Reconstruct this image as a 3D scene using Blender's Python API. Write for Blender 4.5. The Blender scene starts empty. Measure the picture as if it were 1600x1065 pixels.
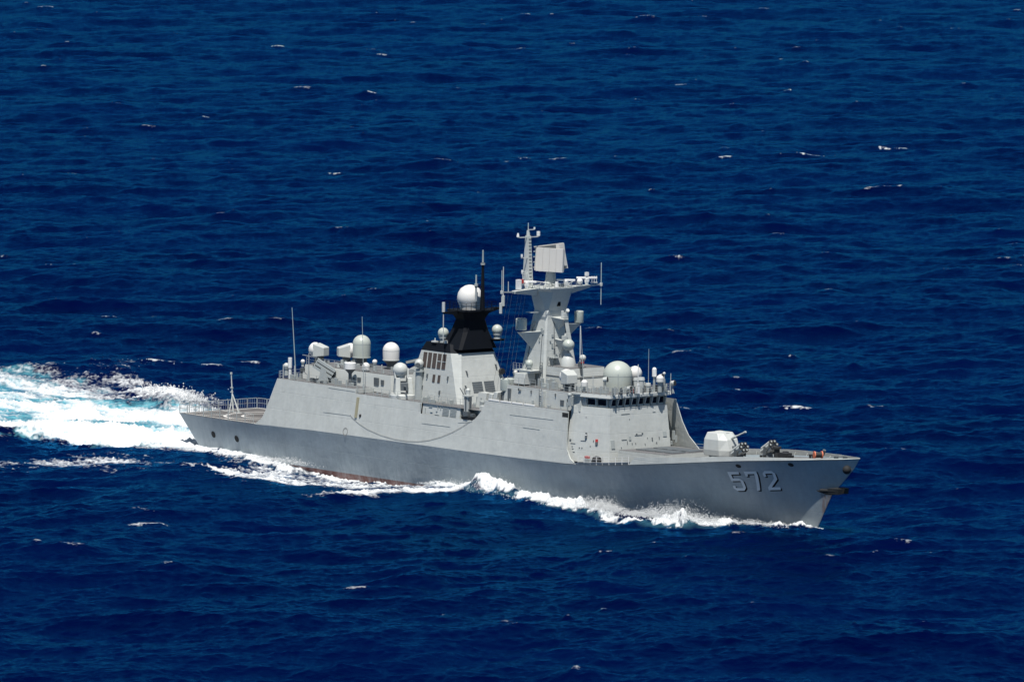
import bpy, math, random
import numpy as np
from mathutils import Vector, Matrix
from mathutils.bvhtree import BVHTree

# ---------------------------------------------------------------- camera, world, sun, exposure
scene = bpy.context.scene
COL = scene.collection
random.seed(7)

CAM_LOC = Vector((785.84, -648.01, 114.73))
CAM_F = Vector((-0.76916249, 0.63223713, -0.09308747))
CAM_R = Vector((0.63414692, 0.77313176, 0.0111786))
CAM_U = Vector((-0.0790364, 0.05043297, 0.99559518))
cd = bpy.data.cameras.new('camera')
cd.sensor_width = 36.0
cd.lens = 270.0
cd.clip_start = 1.0
cd.clip_end = 60000.0
cam = bpy.data.objects.new('camera', cd)
COL.objects.link(cam)
mw = Matrix.Identity(4)
for i in range(3):
    mw[i][0] = CAM_R[i]; mw[i][1] = CAM_U[i]; mw[i][2] = -CAM_F[i]; mw[i][3] = CAM_LOC[i]
cam.matrix_world = mw
scene.camera = cam

SUN_EL = math.radians(67.5)
SUN_AZ = math.radians(-47.0)            # from +x (the bow), negative towards starboard
sun_dir = Vector((math.cos(SUN_EL) * math.cos(SUN_AZ), math.cos(SUN_EL) * math.sin(SUN_AZ), math.sin(SUN_EL)))
world = bpy.data.worlds.new('World')
scene.world = world
world.use_nodes = True
wn = world.node_tree
bg = wn.nodes['Background']
sky = wn.nodes.new('ShaderNodeTexSky')
sky.sky_type = 'NISHITA'
sky.sun_disc = False
sky.sun_elevation = SUN_EL
sky.sun_rotation = math.pi / 2 - SUN_AZ
sky.air_density = 1.0
sky.dust_density = 0.3
sky.ozone_density = 2.0
wn.links.new(sky.outputs[0], bg.inputs[0])
bg.inputs[1].default_value = 0.05

sl = bpy.data.lights.new('sun', 'SUN')
sl.energy = 5.0
sl.angle = math.radians(0.5)
sl.color = (1.0, 0.965, 0.91)
sun = bpy.data.objects.new('sun', sl)
COL.objects.link(sun)
sun.rotation_euler = sun_dir.to_track_quat('Z', 'Y').to_euler()

vs = scene.view_settings
vs.view_transform = 'Standard'
vs.look = 'None'
vs.exposure = 0.22
vs.gamma = 1.0
scene.cycles.max_bounces = 6

# ---------------------------------------------------------------- materials
def nt(m): return m.node_tree.nodes, m.node_tree.links

def principled(name, color, rough=0.5, metal=0.0, spec=0.5):
    m = bpy.data.materials.new(name)
    m.use_nodes = True
    b = m.node_tree.nodes['Principled BSDF']
    b.inputs['Base Color'].default_value = (*color, 1)
    b.inputs['Roughness'].default_value = rough
    b.inputs['Metallic'].default_value = metal
    b.inputs['Specular IOR Level'].default_value = spec
    return m

def mixc(N, L, fac, a, b):
    n = N.new('ShaderNodeMix'); n.data_type = 'RGBA'
    for sock, v in ((n.inputs[0], fac), (n.inputs[6], a), (n.inputs[7], b)):
        if hasattr(v, 'is_linked') or hasattr(v, 'links'):
            L.new(v, sock)
        elif isinstance(v, (int, float)):
            sock.default_value = v
        else:
            sock.default_value = (*v, 1)
    return n.outputs[2]

def math_n(N, L, op, a, b=None, clamp=False):
    n = N.new('ShaderNodeMath'); n.operation = op; n.use_clamp = clamp
    for i, v in enumerate((a, b)):
        if v is None: continue
        if hasattr(v, 'links'): L.new(v, n.inputs[i])
        else: n.inputs[i].default_value = v
    return n.outputs[0]

def ramp(N, L, v, lo, hi, a=0.0, b=1.0):
    n = N.new('ShaderNodeMapRange'); n.clamp = True
    L.new(v, n.inputs[0])
    n.inputs[1].default_value = lo; n.inputs[2].default_value = hi
    n.inputs[3].default_value = a; n.inputs[4].default_value = b
    return n.outputs[0]

def noise(N, L, vec, scale, detail=4.0, rough=0.55):
    n = N.new('ShaderNodeTexNoise')
    if vec is not None: L.new(vec, n.inputs['Vector'])
    n.inputs['Scale'].default_value = scale
    n.inputs['Detail'].default_value = detail
    n.inputs['Roughness'].default_value = rough
    return n.outputs[0]

def mapping(N, L, vec, scale=(1, 1, 1), rot=(0, 0, 0)):
    n = N.new('ShaderNodeMapping')
    L.new(vec, n.inputs[0])
    n.inputs['Scale'].default_value = scale
    n.inputs['Rotation'].default_value = rot
    return n.outputs[0]

def paint(name, color, rough=0.42, wear=0.1, dents=0.05, hull=False):
    """Naval paint: faint blotches, vertical run-off streaks and slightly dished plating."""
    m = principled(name, color, rough)
    N, L = nt(m); B = N['Principled BSDF']
    g = N.new('ShaderNodeNewGeometry'); pos = g.outputs['Position']
    blot = noise(N, L, pos, 0.25, 5)
    streak = noise(N, L, mapping(N, L, pos, (1.6, 1.6, 0.12)), 1.0, 4, 0.6)
    fine = noise(N, L, pos, 3.0, 3)
    w = math_n(N, L, 'ADD', math_n(N, L, 'MULTIPLY', blot, 0.5), math_n(N, L, 'MULTIPLY', streak, 0.35))
    w = math_n(N, L, 'ADD', w, math_n(N, L, 'MULTIPLY', fine, 0.15))
    dark = tuple(c * (1 - wear * 1.6) for c in color)
    light = tuple(min(0.9, c * (1 + wear)) for c in color)
    c = mixc(N, L, ramp(N, L, w, 0.3, 0.7), dark, light)
    # thin rusty weeping below edges and fittings
    r1 = noise(N, L, mapping(N, L, pos, (2.3, 2.3, 0.18)), 1.0, 3, 0.7)
    r2 = noise(N, L, pos, 0.12, 2)
    rust = math_n(N, L, 'MULTIPLY', ramp(N, L, r1, 0.66, 0.78), ramp(N, L, r2, 0.5, 0.65))
    c = mixc(N, L, math_n(N, L, 'MULTIPLY', rust, 0.35), c, (0.26, 0.17, 0.11))
    # welded plate seams
    sx = N.new('ShaderNodeSeparateXYZ'); L.new(pos, sx.inputs[0])
    def seam(coord, period, width):
        f = math_n(N, L, 'FRACT', math_n(N, L, 'DIVIDE', coord, period))
        d = math_n(N, L, 'ABSOLUTE', math_n(N, L, 'SUBTRACT', f, 0.5))
        return ramp(N, L, d, 0.5 - width / period, 0.5)
    s = math_n(N, L, 'MAXIMUM', seam(sx.outputs[0], 6.1, 0.05), seam(sx.outputs[2], 2.35, 0.05))
    c = mixc(N, L, math_n(N, L, 'MULTIPLY', s, 0.24 if hull else 0.15), c, tuple(0.6 * k for k in color))
    if hull:
        z = sx.outputs[2]
        bx = noise(N, L, mapping(N, L, pos, (1.0, 1.0, 4.0)), 0.8, 3)
        # anti-fouling red below the boot line
        red = mixc(N, L, bx, (0.11, 0.030, 0.024), (0.17, 0.055, 0.042))
        c = mixc(N, L, ramp(N, L, z, -0.52, -0.48, 1, 0), c, red)
        # salt streaks just above the boot line
        salt = math_n(N, L, 'MULTIPLY', ramp(N, L, z, -0.4, 2.0, 1, 0), ramp(N, L, streak, 0.42, 0.7))
        c = mixc(N, L, math_n(N, L, 'MULTIPLY', salt, 0.25), c, (0.62, 0.64, 0.64))
        # bow shade painted into the colour, plus plating wetted by the bow wave
        wet_shade = math_n(N, L, 'ADD', z, math_n(N, L, 'MULTIPLY', math_n(N, L, 'SUBTRACT', noise(N, L, pos, 0.35, 4), 0.5), 3.0))
        wet_shade = math_n(N, L, 'MULTIPLY', ramp(N, L, wet_shade, 4.8, 1.6), ramp(N, L, sx.outputs[0], 36.0, 56.0))
        c = mixc(N, L, math_n(N, L, 'MULTIPLY', wet_shade, 0.75), c, tuple(k * 0.42 for k in color))
        # rust run below the anchor on the stem
        st = math_n(N, L, 'MULTIPLY', ramp(N, L, sx.outputs[0], 59.9, 60.7), ramp(N, L, z, 5.2, 4.6))
        st = math_n(N, L, 'MULTIPLY', st, ramp(N, L, z, 1.2, 2.6))
        st = math_n(N, L, 'MULTIPLY', st, ramp(N, L, noise(N, L, mapping(N, L, pos, (3, 3, .4)), 1, 3), 0.35, 0.65))
        c = mixc(N, L, st, c, (0.16, 0.065, 0.035))
    L.new(c, B.inputs['Base Color'])
    L.new(ramp(N, L, w, 0.3, 0.7, rough + 0.12, rough - 0.05), B.inputs['Roughness'])
    bp = N.new('ShaderNodeBump')
    bp.inputs['Strength'].default_value = 0.6
    bp.inputs['Distance'].default_value = dents
    L.new(math_n(N, L, 'ADD', noise(N, L, pos, 0.55, 2), math_n(N, L, 'MULTIPLY', s, -0.15)), bp.inputs['Height'])
    L.new(bp.outputs[0], B.inputs['Normal'])
    return m

M = {}
M['grey'] = paint('grey_paint', (0.475, 0.495, 0.475), 0.45, 0.09, 0.13)
M['hull'] = paint('shaded_hull_paint', (0.298, 0.350, 0.378), 0.40, 0.12, 0.14, hull=True)  # superstructure's paint, darkened and blued: shade below the knuckle put into the colour
M['light'] = paint('light_grey_paint', (0.50, 0.52, 0.50), 0.42, 0.05, 0.02)
M['fitting'] = paint('fitting_grey_paint', (0.36, 0.39, 0.385), 0.45, 0.12, 0.01)
M['dark_fitting'] = paint('dark_grey_paint', (0.10, 0.115, 0.125), 0.55, 0.15, 0.01)
M['black'] = paint('black_paint', (0.006, 0.008, 0.012), 0.6, 0.15, 0.02)
M['black'].node_tree.nodes['Principled BSDF'].inputs['Specular IOR Level'].default_value = 0.12
M['white'] = paint('white_paint', (0.74, 0.74, 0.72), 0.35, 0.03, 0.0)
M['radome'] = paint('radome_grey_gloss', (0.44, 0.475, 0.43), 0.32, 0.03, 0.0)
M['white_radome'] = paint('radome_white_gloss', (0.70, 0.69, 0.66), 0.32, 0.02, 0.0)
M['cream'] = paint('radar_array_cream', (0.60, 0.58, 0.54), 0.5, 0.04, 0.0)
M['glass'] = principled('tinted_glass', (0.006, 0.009, 0.012), 0.06)
M['void'] = principled('dark_opening', (0.012, 0.013, 0.014), 0.8)
M['rubber'] = principled('black_rubber', (0.02, 0.021, 0.023), 0.7)
M['orange'] = principled('orange_red_paint', (0.62, 0.17, 0.09), 0.6)
M['red'] = principled('red_paint', (0.42, 0.035, 0.03), 0.5)
M['yellow'] = principled('yellow_ochre_paint', (0.30, 0.28, 0.19), 0.6)
M['louvre'] = principled('brown_louvre', (0.065, 0.05, 0.045), 0.8)
M['wire'] = principled('weathered_rope', (0.22, 0.22, 0.21), 0.8)
M['digit'] = principled('digit_white', (0.62, 0.65, 0.66), 0.45)

def deck_material(name, c):
    m = principled(name, c, 0.85)
    N, L = nt(m); B = N['Principled BSDF']
    g = N.new('ShaderNodeNewGeometry')
    n = noise(N, L, g.outputs['Position'], 0.6, 6, 0.65)
    L.new(mixc(N, L, ramp(N, L, n, 0.3, 0.7), tuple(k * 0.75 for k in c), tuple(k * 1.3 for k in c)), B.inputs['Base Color'])
    return m
M['deck'] = deck_material('deck_grey', (0.115, 0.115, 0.118))
M['flight_deck'] = deck_material('flight_deck_grey', (0.10, 0.094, 0.09))
M['marking'] = deck_material('deck_marking_white', (0.60, 0.58, 0.55))

# ---------------------------------------------------------------- mesh builder
class MB:
    def __init__(s): s.v = []; s.f = []; s.m = []; s.k = []
    def add(s, vs, fs, mi=0):
        o = len(s.v); s.k.append((o, len(s.f))); s.v += [tuple(p) for p in vs]
        s.f += [tuple(i + o for i in f) for f in fs]; s.m += [mi] * len(fs)
        return s
    def hexa(s, b, t, mi=0):
        n = len(b)
        fs = [tuple(reversed(range(n))), tuple(range(n, 2 * n))]
        fs += [(i, (i + 1) % n, n + (i + 1) % n, n + i) for i in range(n)]
        return s.add(list(b) + list(t), fs, mi)
    def box(s, c, d, R=None, mi=0):
        x, y, z = (k / 2 for k in d)
        q = [(-x, -y), (x, -y), (x, y), (-x, y)]
        P = [Vector((a, b, -z)) for a, b in q] + [Vector((a, b, z)) for a, b in q]
        if R is not None: P = [R @ p for p in P]
        c = Vector(c)
        return s.hexa([c + p for p in P[:4]], [c + p for p in P[4:]], mi)
    def cyl(s, p0, p1, r0, r1=None, n=12, mi=0):
        p0 = Vector(p0); p1 = Vector(p1); r1 = r0 if r1 is None else r1
        d = (p1 - p0).normalized(); a = d.orthogonal().normalized(); b = d.cross(a)
        k = [(math.cos(2 * math.pi * i / n), math.sin(2 * math.pi * i / n)) for i in range(n)]
        return s.hexa([p0 + (a * c + b * q) * r0 for c, q in k], [p1 + (a * c + b * q) * r1 for c, q in k], mi)
    def lathe(s, c, prof, axis=(0, 0, 1), n=24, mi=0):
        c = Vector(c); d = Vector(axis).normalized(); a = d.orthogonal().normalized(); b = d.cross(a)
        vs = []; fs = []; m = len(prof)
        for r, h in prof:
            for i in range(n):
                t = 2 * math.pi * i / n
                vs.append(c + d * h + (a * math.cos(t) + b * math.sin(t)) * max(r, 1e-4))
        for j in range(m - 1):
            for i in range(n):
                k = (i + 1) % n
                fs.append((j * n + i, j * n + k, (j + 1) * n + k, (j + 1) * n + i))
        fs.append(tuple(reversed(range(n)))); fs.append(tuple(range((m - 1) * n, m * n)))
        return s.add(vs, fs, mi)
    def ball(s, c, r, n=24, mi=0, axis=(0, 0, 1)):
        k = 12
        return s.lathe(c, [(r * math.sin(math.pi * i / k), -r * math.cos(math.pi * i / k)) for i in range(k + 1)], axis, n, mi)
    def dome(s, c, r, h, n=32, mi=0, bulge=0.0):
        """radome: cylinder of height h closed by a hemisphere, standing on c"""
        pr = [(r * (1 - bulge), 0), (r * (1 - bulge * 0.3), h * 0.5), (r, h)]
        pr += [(r * math.cos(a), h + r * math.sin(a)) for a in [math.pi / 2 * i / 12 for i in range(1, 13)]]
        return s.lathe(c, pr, (0, 0, 1), n, mi)
    def tube(s, pts, r, n=6, mi=0):
        for a, b in zip(pts[:-1], pts[1:]): s.cyl(a, b, r, r, n, mi)
        return s
    def sheet(s, rows, mi=0):
        """rows of points -> quads"""
        w = len(rows[0]); vs = [p for r in rows for p in r]
        fs = [(j * w + i, j * w + i + 1, (j + 1) * w + i + 1, (j + 1) * w + i) for j in range(len(rows) - 1) for i in range(w - 1)]
        return s.add(vs, fs, mi)
    def build(s, name, mats, parent=None, smooth=35, solid=0.0, bevel=0.0):
        me = bpy.data.meshes.new(name)
        me.from_pydata(s.v, [], s.f)
        if not isinstance(mats, (list, tuple)): mats = [mats]
        for m in mats: me.materials.append(M[m] if isinstance(m, str) else m)
        me.polygons.foreach_set('material_index', s.m)
        me.validate()
        if smooth:
            me.polygons.foreach_set('use_smooth', [True] * len(me.polygons))
            me.update()
            me.set_sharp_from_angle(angle=math.radians(smooth))
        me.update()
        o = bpy.data.objects.new(name, me)
        COL.objects.link(o)
        if parent is not None: o.parent = parent
        if bevel:
            b = o.modifiers.new('bevel', 'BEVEL'); b.width = bevel; b.segments = 2; b.limit_method = 'ANGLE'
        if solid:
            k = o.modifiers.new('solid', 'SOLIDIFY'); k.thickness = solid; k.offset = 0
        return o

def build_each(mb, name, mats, parent, per=1, **kw):
    """every piece of the builder (or every run of `per` pieces) becomes an object of its own"""
    ks = mb.k + [(len(mb.v), len(mb.f))]; out = []
    for i in range(0, len(mb.k), per):
        (v0, f0), (v1, f1) = ks[i], ks[min(i + per, len(mb.k))]
        q = MB(); q.v = mb.v[v0:v1]; q.f = [tuple(j - v0 for j in f) for f in mb.f[f0:f1]]; q.m = mb.m[f0:f1]
        out.append(q.build(name, mats, parent, **kw))
    return out

def tag(o, label, cat, group=None, kind=None):
    o['label'] = label; o['category'] = cat
    if group: o['group'] = group
    if kind: o['kind'] = kind
    return o

def interp(x, tab, col=1):
    xs = [t[0] for t in tab]; ys = [t[col] for t in tab]
    return float(np.interp(x, xs, ys))

# ---------------------------------------------------------------- the sea
# hull tables first: (x, half breadth, z) of the knuckle, waterline half breadth, stem profile
KN = [(-67, 6.9, 4.47), (-58, 7.5, 4.5), (-48, 7.9, 4.6), (-34, 8, 4.9), (-20, 8, 5.0), (0, 8, 5.05), (10, 8, 5.15), (19, 8, 5.33), (25.8, 7.95, 5.75),
      (31.2, 7.75, 6.3), (38, 7.35, 7.05), (42, 6.75, 7.5), (46.5, 5.9, 8.0), (50.4, 5.0, 8.4), (54, 4.1, 8.7), (59.3, 2.6, 9.15), (61.3, 2.0, 9.35), (64.5, 1.08, 9.62), (66.2, 0.5, 9.8), (67.15, 0.04, 9.9)]
WL = [(-63, 6.2), (-50, 6.6), (-30, 6.85), (0, 6.85), (12, 6.4), (25, 4.9), (36, 3.2), (46, 1.5), (54, 0.42), (59.2, 0.03)]
STEM = [(-5, 56.5), (-2, 58.2), (0.34, 59.3), (2.4, 60.5), (4.85, 61.95), (6.7, 64.1), (8.33, 65.9), (9.95, 67.15)]
def wl_half(x):
    return np.interp(x, [t[0] for t in WL], [t[1] for t in WL], left=0, right=0)

def fft_tile(N, L, seed, kp, lam_lo, lam_hi, rms, wind, spread):
    rs = np.random.RandomState(seed)
    k1 = 2 * np.pi * np.fft.fftfreq(N, L / N)
    kx, ky = np.meshgrid(k1, k1, indexing='ij')
    k = np.hypot(kx, ky); k[0, 0] = 1e-6
    c = (kx * math.cos(wind) + ky * math.sin(wind)) / k
    P = np.exp(-1.25 * (kp / k) ** 2) / k ** 4 * (np.maximum(c, 0) ** spread + 0.04)
    P *= (k > 2 * np.pi / lam_hi) * (k < 2 * np.pi / lam_lo)
    P[0, 0] = 0
    spec = np.fft.fft2(rs.randn(N, N)) * np.sqrt(P)
    h = np.fft.ifft2(spec).real
    s = rms / h.std()
    h *= s
    dx = np.fft.ifft2(-1j * kx / k * spec).real * s
    dy = np.fft.ifft2(-1j * ky / k * spec).real * s
    return L, N, h, dx, dy

def white_tile(N, L, seed, lam_lo, lam_hi, slope, ax=1.0, ang=0.0):
    """isotropic or stretched noise, unit variance, for foam patterns"""
    rs = np.random.RandomState(seed)
    k1 = 2 * np.pi * np.fft.fftfreq(N, L / N)
    kx, ky = np.meshgrid(k1, k1, indexing='ij')
    a = kx * math.cos(ang) + ky * math.sin(ang); b = -kx * math.sin(ang) + ky * math.cos(ang)
    k = np.hypot(a * ax, b); k[0, 0] = 1e-6
    P = k ** (-slope) * (k > 2 * np.pi / lam_hi) * (k < 2 * np.pi / lam_lo)
    P[0, 0] = 0
    h = np.fft.ifft2(np.fft.fft2(rs.randn(N, N)) * np.sqrt(P)).real
    return L, N, (h / h.std()).astype(np.float32)

def sample(tile_L, tile_N, arr, X, Y):
    u = (X / tile_L * tile_N) % tile_N; v = (Y / tile_L * tile_N) % tile_N
    i = np.floor(u).astype(np.int32); j = np.floor(v).astype(np.int32)
    fu = u - i; fv = v - j
    i %= tile_N; j %= tile_N
    i1 = (i + 1) % tile_N; j1 = (j + 1) % tile_N
    return (arr[i, j] * (1 - fu) * (1 - fv) + arr[i1, j] * fu * (1 - fv) + arr[i, j1] * (1 - fu) * fv + arr[i1, j1] * fu * fv)

AWAY = np.array([-0.7725168, 0.63499432]); RIGHT = np.array([0.63414692, 0.77313176])
RIGHT = RIGHT / np.hypot(*RIGHT)
WIND = math.atan2(-AWAY[1], -AWAY[0]) + 0.35      # waves run roughly towards the camera

def sstep(a, b, x):
    t = np.clip((x - a) / (b - a), 0, 1)
    return t * t * (3 - 2 * t)

CAPS = [(-911.5,797.5,3.4),(-840.1,830.5,1.9),(-808.6,662.6,4.9),(-813.5,621.4,3.8),(-810.8,607.4,3.8),(-841.6,607.0,3.8),(-674.4,506.2,4.1),(-583.0,629.7,8.0),(-639.5,611.0,2.3),(-636.3,559.4,1.9),(-632.5,424.9,2.1),(-470.9,494.0,6.7),(-462.3,460.3,8.5),(-465.5,439.1,5.1),(-479.2,407.8,2.2),(-480.1,394.7,3.3),(-472.2,337.2,3.2),(-498.4,289.0,4.5),(-419.8,334.1,1.3),(-396.4,359.8,2.1),(-327.9,378.8,1.3),(-262.3,252.5,4.2),(-236.1,308.2,3.6),(-238.4,315.1,1.4),(-236.7,162.7,5.3),(-252.3,108.0,3.2),(-207.4,81.7,2.1),(-226.1,98.7,3.2),(-154.4,71.7,4.0),(-152.4,63.4,3.0),(-158.1,58.4,6.9),(-56.8,99.1,5.3),(-60.4,95.3,1.9),(81.5,-5.6,2.4),(135.1,-62.2,0.9),(104.7,-74.1,1.0),(108.0,-82.5,1.0),(70.6,-83.9,2.3),(8.6,-67.7,4.9),(-338.9,157.5,1.8),(-765.4,692.4,2.1),(-237.8,147.0,1.3),(-764.1,476.4,1.6),(-368.6,343.3,1.8),(-632.5,530.9,1.9),(-581.2,456.0,1.5),(-388.7,246.9,1.2),(-115.1,150.0,1.4),(-98.2,147.6,1.4),(21.2,-94.8,1.1),(-226.0,287.8,1.2)]

# height of the water against the starboard side along the hull
PROF = [(-90, 0.2), (-66, 0.35), (-57, 0.3), (-50, 0.1), (-46, -0.15), (-43.5, -0.4), (-38, -1.1), (-30, -1.6), (-23, -1.7), (-17, -1.4), (-11.5, -0.75), (-8, -0.25),
        (-4, 0.0), (0, 0.3), (5, 0.4), (13, 0.3), (19, 0.1), (25, 0.25), (31, 0.0), (36, 0.1), (44, 0.2), (50, 0.3), (55, 0.4), (58.5, 0.5), (60.5, 0.4), (64, 0.0)]
# breaking mounds of water along the near side: x, y, half length, half width, height
MOUNDS = [(5.0, -9.8, 3.2, 2.0, 1.75), (1.5, -9.3, 2.2, 1.5, 0.8), (9.0, -9.8, 2.6, 1.6, 0.9), (13.0, -9.6, 2.4, 1.5, 0.75), (16.5, -9.9, 2.2, 1.4, 0.95), (20.5, -10.0, 2.4, 1.4, 0.8), (24.0, -9.2, 2.0, 1.4, 1.15), (27.0, -8.8, 1.9, 1.3, 1.25), (30.5, -9.3, 2.2, 1.4, 0.65),
          (33.6, -9.6, 1.6, 1.2, 0.3), (36.4, -9.2, 2.2, 1.8, .65), (41.0, -8.9, 3.4, 2.8, 1.75), (44.6, -6.8, 2.0, 1.9, .7), (46.2, -5.2, 1.6, 1.3, .45), (47.0, -4.3, 1.8, .9, 0.55), (50.5, -3.2, 2.0, .7, 0.5), (54.0, -2.2, 1.9, .6, 0.5), (57.3, -1.2, 1.5, .5, 0.55),
          (-4.0, -9.4, 1.9, 1.3, 0.75), (-7.0, -9.0, 1.4, 1.0, 0.5), (-20.5, -8.2, 1.4, .7, 0.4), (-26.0, -8.4, 1.3, .8, 0.4), (-31.5, -8.7, 1.5, .9, 0.45), (-39.5, -9.2, 2.8, 1.4, 0.6), (-45.5, -9.3, 3.0, 1.4, 0.45), (-52.5, -9.2, 3.0, 1.2, 0.3), (-59.0, -9.0, 3.0, 1.2, 0.3)]

def build_sea():
    D0, D1, H = 720.0, 2900.0, 114.73
    # rows: even steps of view angle over the stretch seen best, coarser before and beyond
    ang = np.linspace(math.atan(H / D0), math.atan(H / D1), 1750)
    d = H / np.tan(ang)
    d = np.concatenate([np.linspace(-150, D0 - 6, 90), d, np.geomspace(D1 * 1.01, 45000, 60)])
    s = np.linspace(-0.115, 0.115, 1900)
    o = np.geomspace(0.1153, 6.0, 170)
    s = np.concatenate([-o[::-1], s, o])
    Dg, Sg = np.meshgrid(d, s, indexing='ij')
    Lat = Sg * np.maximum(Dg, 250)
    X = CAM_LOC.x + AWAY[0] * Dg + RIGHT[0] * Lat
    Y = CAM_LOC.y + AWAY[1] * Dg + RIGHT[1] * Lat
    nr, nc = X.shape
    far = 1 - sstep(2300, 6000, np.hypot(Dg, Lat))
    edge = 1 - sstep(0.2, 0.6, np.abs(Sg))
    amp = far * edge * sstep(300, 700, Dg)
    Z = np.zeros_like(X); DX = np.zeros_like(X); DY = np.zeros_like(X)
    tA = fft_tile(512, 701.0, 1, 2 * np.pi / 75, 16, 260, 0.46, WIND, 2)
    tB = fft_tile(512, 173.0, 2, 2 * np.pi / 60, 3.0, 16, 0.17, WIND + 0.25, 1.4)
    tC = fft_tile(512, 61.0, 3, 2 * np.pi / 30, 0.7, 3.0, 0.038, WIND + 0.1, 1.2)
    for t, ch in ((tA, 0.9), (tB, 1.0), (tC, 0.9)):
        L, N, h, dx, dy = t
        Z += sample(L, N, h, X, Y); DX -= ch * sample(L, N, dx, X, Y); DY -= ch * sample(L, N, dy, X, Y)
    crest = Z.copy()
    Z *= amp; DX *= amp; DY *= amp
    # ---- ship coordinates are world coordinates
    n1 = sample(*white_tile(512, 53.0, 11, 0.45, 18, 2.6), X, Y)
    n2 = sample(*white_tile(512, 37.0, 12, 0.25, 4, 2.0), X, Y)
    n3 = sample(*white_tile(512, 131.0, 13, 4, 60, 2.6), X, Y)
    n4 = sample(*white_tile(256, 41.0, 15, 1.4, 9, 2.4), X, Y)
    nw = sample(*white_tile(512, 83.0, 14, 0.6, 25, 2.6, 5.0, 0.12), X, Y)       # stretched along the ship's track
    foam = np.zeros_like(X); aer = np.zeros_like(X); lift = np.zeros_like(X)
    hw = wl_half(X)
    hw = np.where(X > 59.2, 0, np.where(X < -63, 6.3, hw))
    off = np.where(Y < 0, -Y - hw, Y - hw)             # metres outboard of the waterline
    star = Y < 0
    near = np.exp(-np.maximum(off, 0) / 6.0) * sstep(70, 62, X)
    xs = np.array([p[0] for p in PROF]); zs = np.array([p[1] for p in PROF])
    prof = np.interp(X, xs, zs)
    calm = np.maximum(near * 0.8, 0.6 * np.exp(-(np.maximum(off, 0) / 26.0) ** 2) * star * sstep(12, 0, X)) * (X > -66)
    Z *= 1 - calm; DX *= 1 - calm; DY *= 1 - calm
    o_ = np.maximum(off, 0)
    lift += prof * np.where(prof < 0, np.exp(-(o_ / 22.0) ** 2), np.exp(-(o_ / 6.0) ** 1.5)) * sstep(-95, -64, X) * sstep(63, 60, X)
    win = (np.abs(X) < 200) & (np.abs(Y) < 110)
    def ridge(pts, width, height):
        r = np.zeros_like(X); best = np.full(X.shape, 1e3); bw = np.zeros_like(X)
        xm, ym = X[win], Y[win]; b = np.full(xm.shape, 1e3); w = np.zeros_like(xm)
        for (x0, y0, a0), (x1, y1, a1) in zip(pts[:-1], pts[1:]):
            dx, dy = x1 - x0, y1 - y0; l2 = dx * dx + dy * dy
            t = np.clip(((xm - x0) * dx + (ym - y0) * dy) / l2, 0, 1)
            dist = np.hypot(xm - x0 - t * dx, ym - y0 - t * dy)
            k = dist < b
            w[k] = (a0 + (a1 - a0) * t)[k]; b[k] = dist[k]
        best[win] = b; bw[win] = w
        return height * bw * np.exp(-(best / width) ** 2), best, bw
    thin = nw * 0.6 + n2 * 0.35 + n1 * 0.35
    def put(d): np.maximum(foam, d, out=foam)
    # mounds of broken water
    for (cx, cy, rx, ry, hh) in MOUNDS:
        m = (np.abs(X - cx) < rx * 3.2) & (np.abs(Y - cy) < ry * 3.4)
        if not m.any(): continue
        g = np.exp(-((X[m] - cx) / rx) ** 2 - ((Y[m] - cy) / ry) ** 2)
        jag = 0.9 + 0.26 * n4[m] + 0.08 * n1[m] + 0.03 * n2[m]
        lift[m] += hh * g * np.clip(jag, 0.25, 2.0)
        aer[m] = np.maximum(aer[m], 0.22 * np.exp(-((g - 0.3) / 0.16) ** 2) * min(1, hh))
        foam[m] = np.maximum(foam[m], np.clip((g - 0.26 + 0.17 * n1[m] + 0.10 * n2[m]) * 2.6, 0, 1.25) * sstep(0.05, 0.2, g))
    # wave crest that breaks outwards from the shoulder, and the far quarter wave
    r2, b2, w2 = ridge([(1, -9, 1.), (-1.5, -16, 1.), (-2.5, -24, .9), (-3.5, -31, .7), (-5, -37, .2)], 3.0, 0.40)
    lift += r2
    f = np.exp(-((b2) / 2.3) ** 2) * w2
    put(np.clip(f * 1.35 + 0.30 * thin * (f > .05) - 0.28, 0, 1.1) * (f > .05))
    r3, b3, w3 = ridge([(-62, -15, .2), (-58, -26, .8), (-60, -34, .9), (-64, -42, .7), (-80, -56, .5)], 3.5, 0.35)
    f3 = np.exp(-(b3 / 7.5) ** 2) * w3
    put(np.clip(f3 * 0.95 + 0.36 * thin - 0.27, 0, 0.85) * (f3 > .04))
    r5, b5, w5 = ridge([(-66, -14, .4), (-64, -20, .8), (-58, -22, .8), (-50, -22, .5)], 3.0, 0.35)
    f5 = np.exp(-(b5 / 3.0) ** 2) * w5
    put(np.clip(f5 * 0.8 + 0.34 * thin - 0.3, 0, 0.8) * (f5 > .04))
    r4, b4, w4 = ridge([(-64, 9, .5), (-75, 13, .8), (-92, 18, .9), (-104, 22, 1.5), (-113, 26, 1.9), (-122, 32, 1.0), (-140, 40, .7), (-170, 54, .4)], 4.0, 1.0)
    lift += r4 * .8 * (1 + .15 * n4)
    f4 = np.exp(-(b4 / 5.0) ** 2) * np.minimum(w4, 1.1)
    put(np.clip(f4 * 1.1 + 0.35 * thin - 0.30, 0, 1.0) * (f4 > .04))
    # stern wake
    aft = sstep(-60.5, -66, X)
    dd_ = np.clip(-63 - X, 0, 400)
    half = (8.8 + 13.5 * (1 - np.exp(-dd_ / 22.0)) + dd_ * 0.05) * (1 + .15 * sstep(0, 20, dd_))
    yc = -2.2 * sstep(0, 15, dd_) + dd_ * 0.015
    q = (Y - yc) / half
    e = np.abs(q) + 0.10 * n1 + 0.09 * n3
    core = sstep(1.12, 0.72, e) * aft
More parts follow.
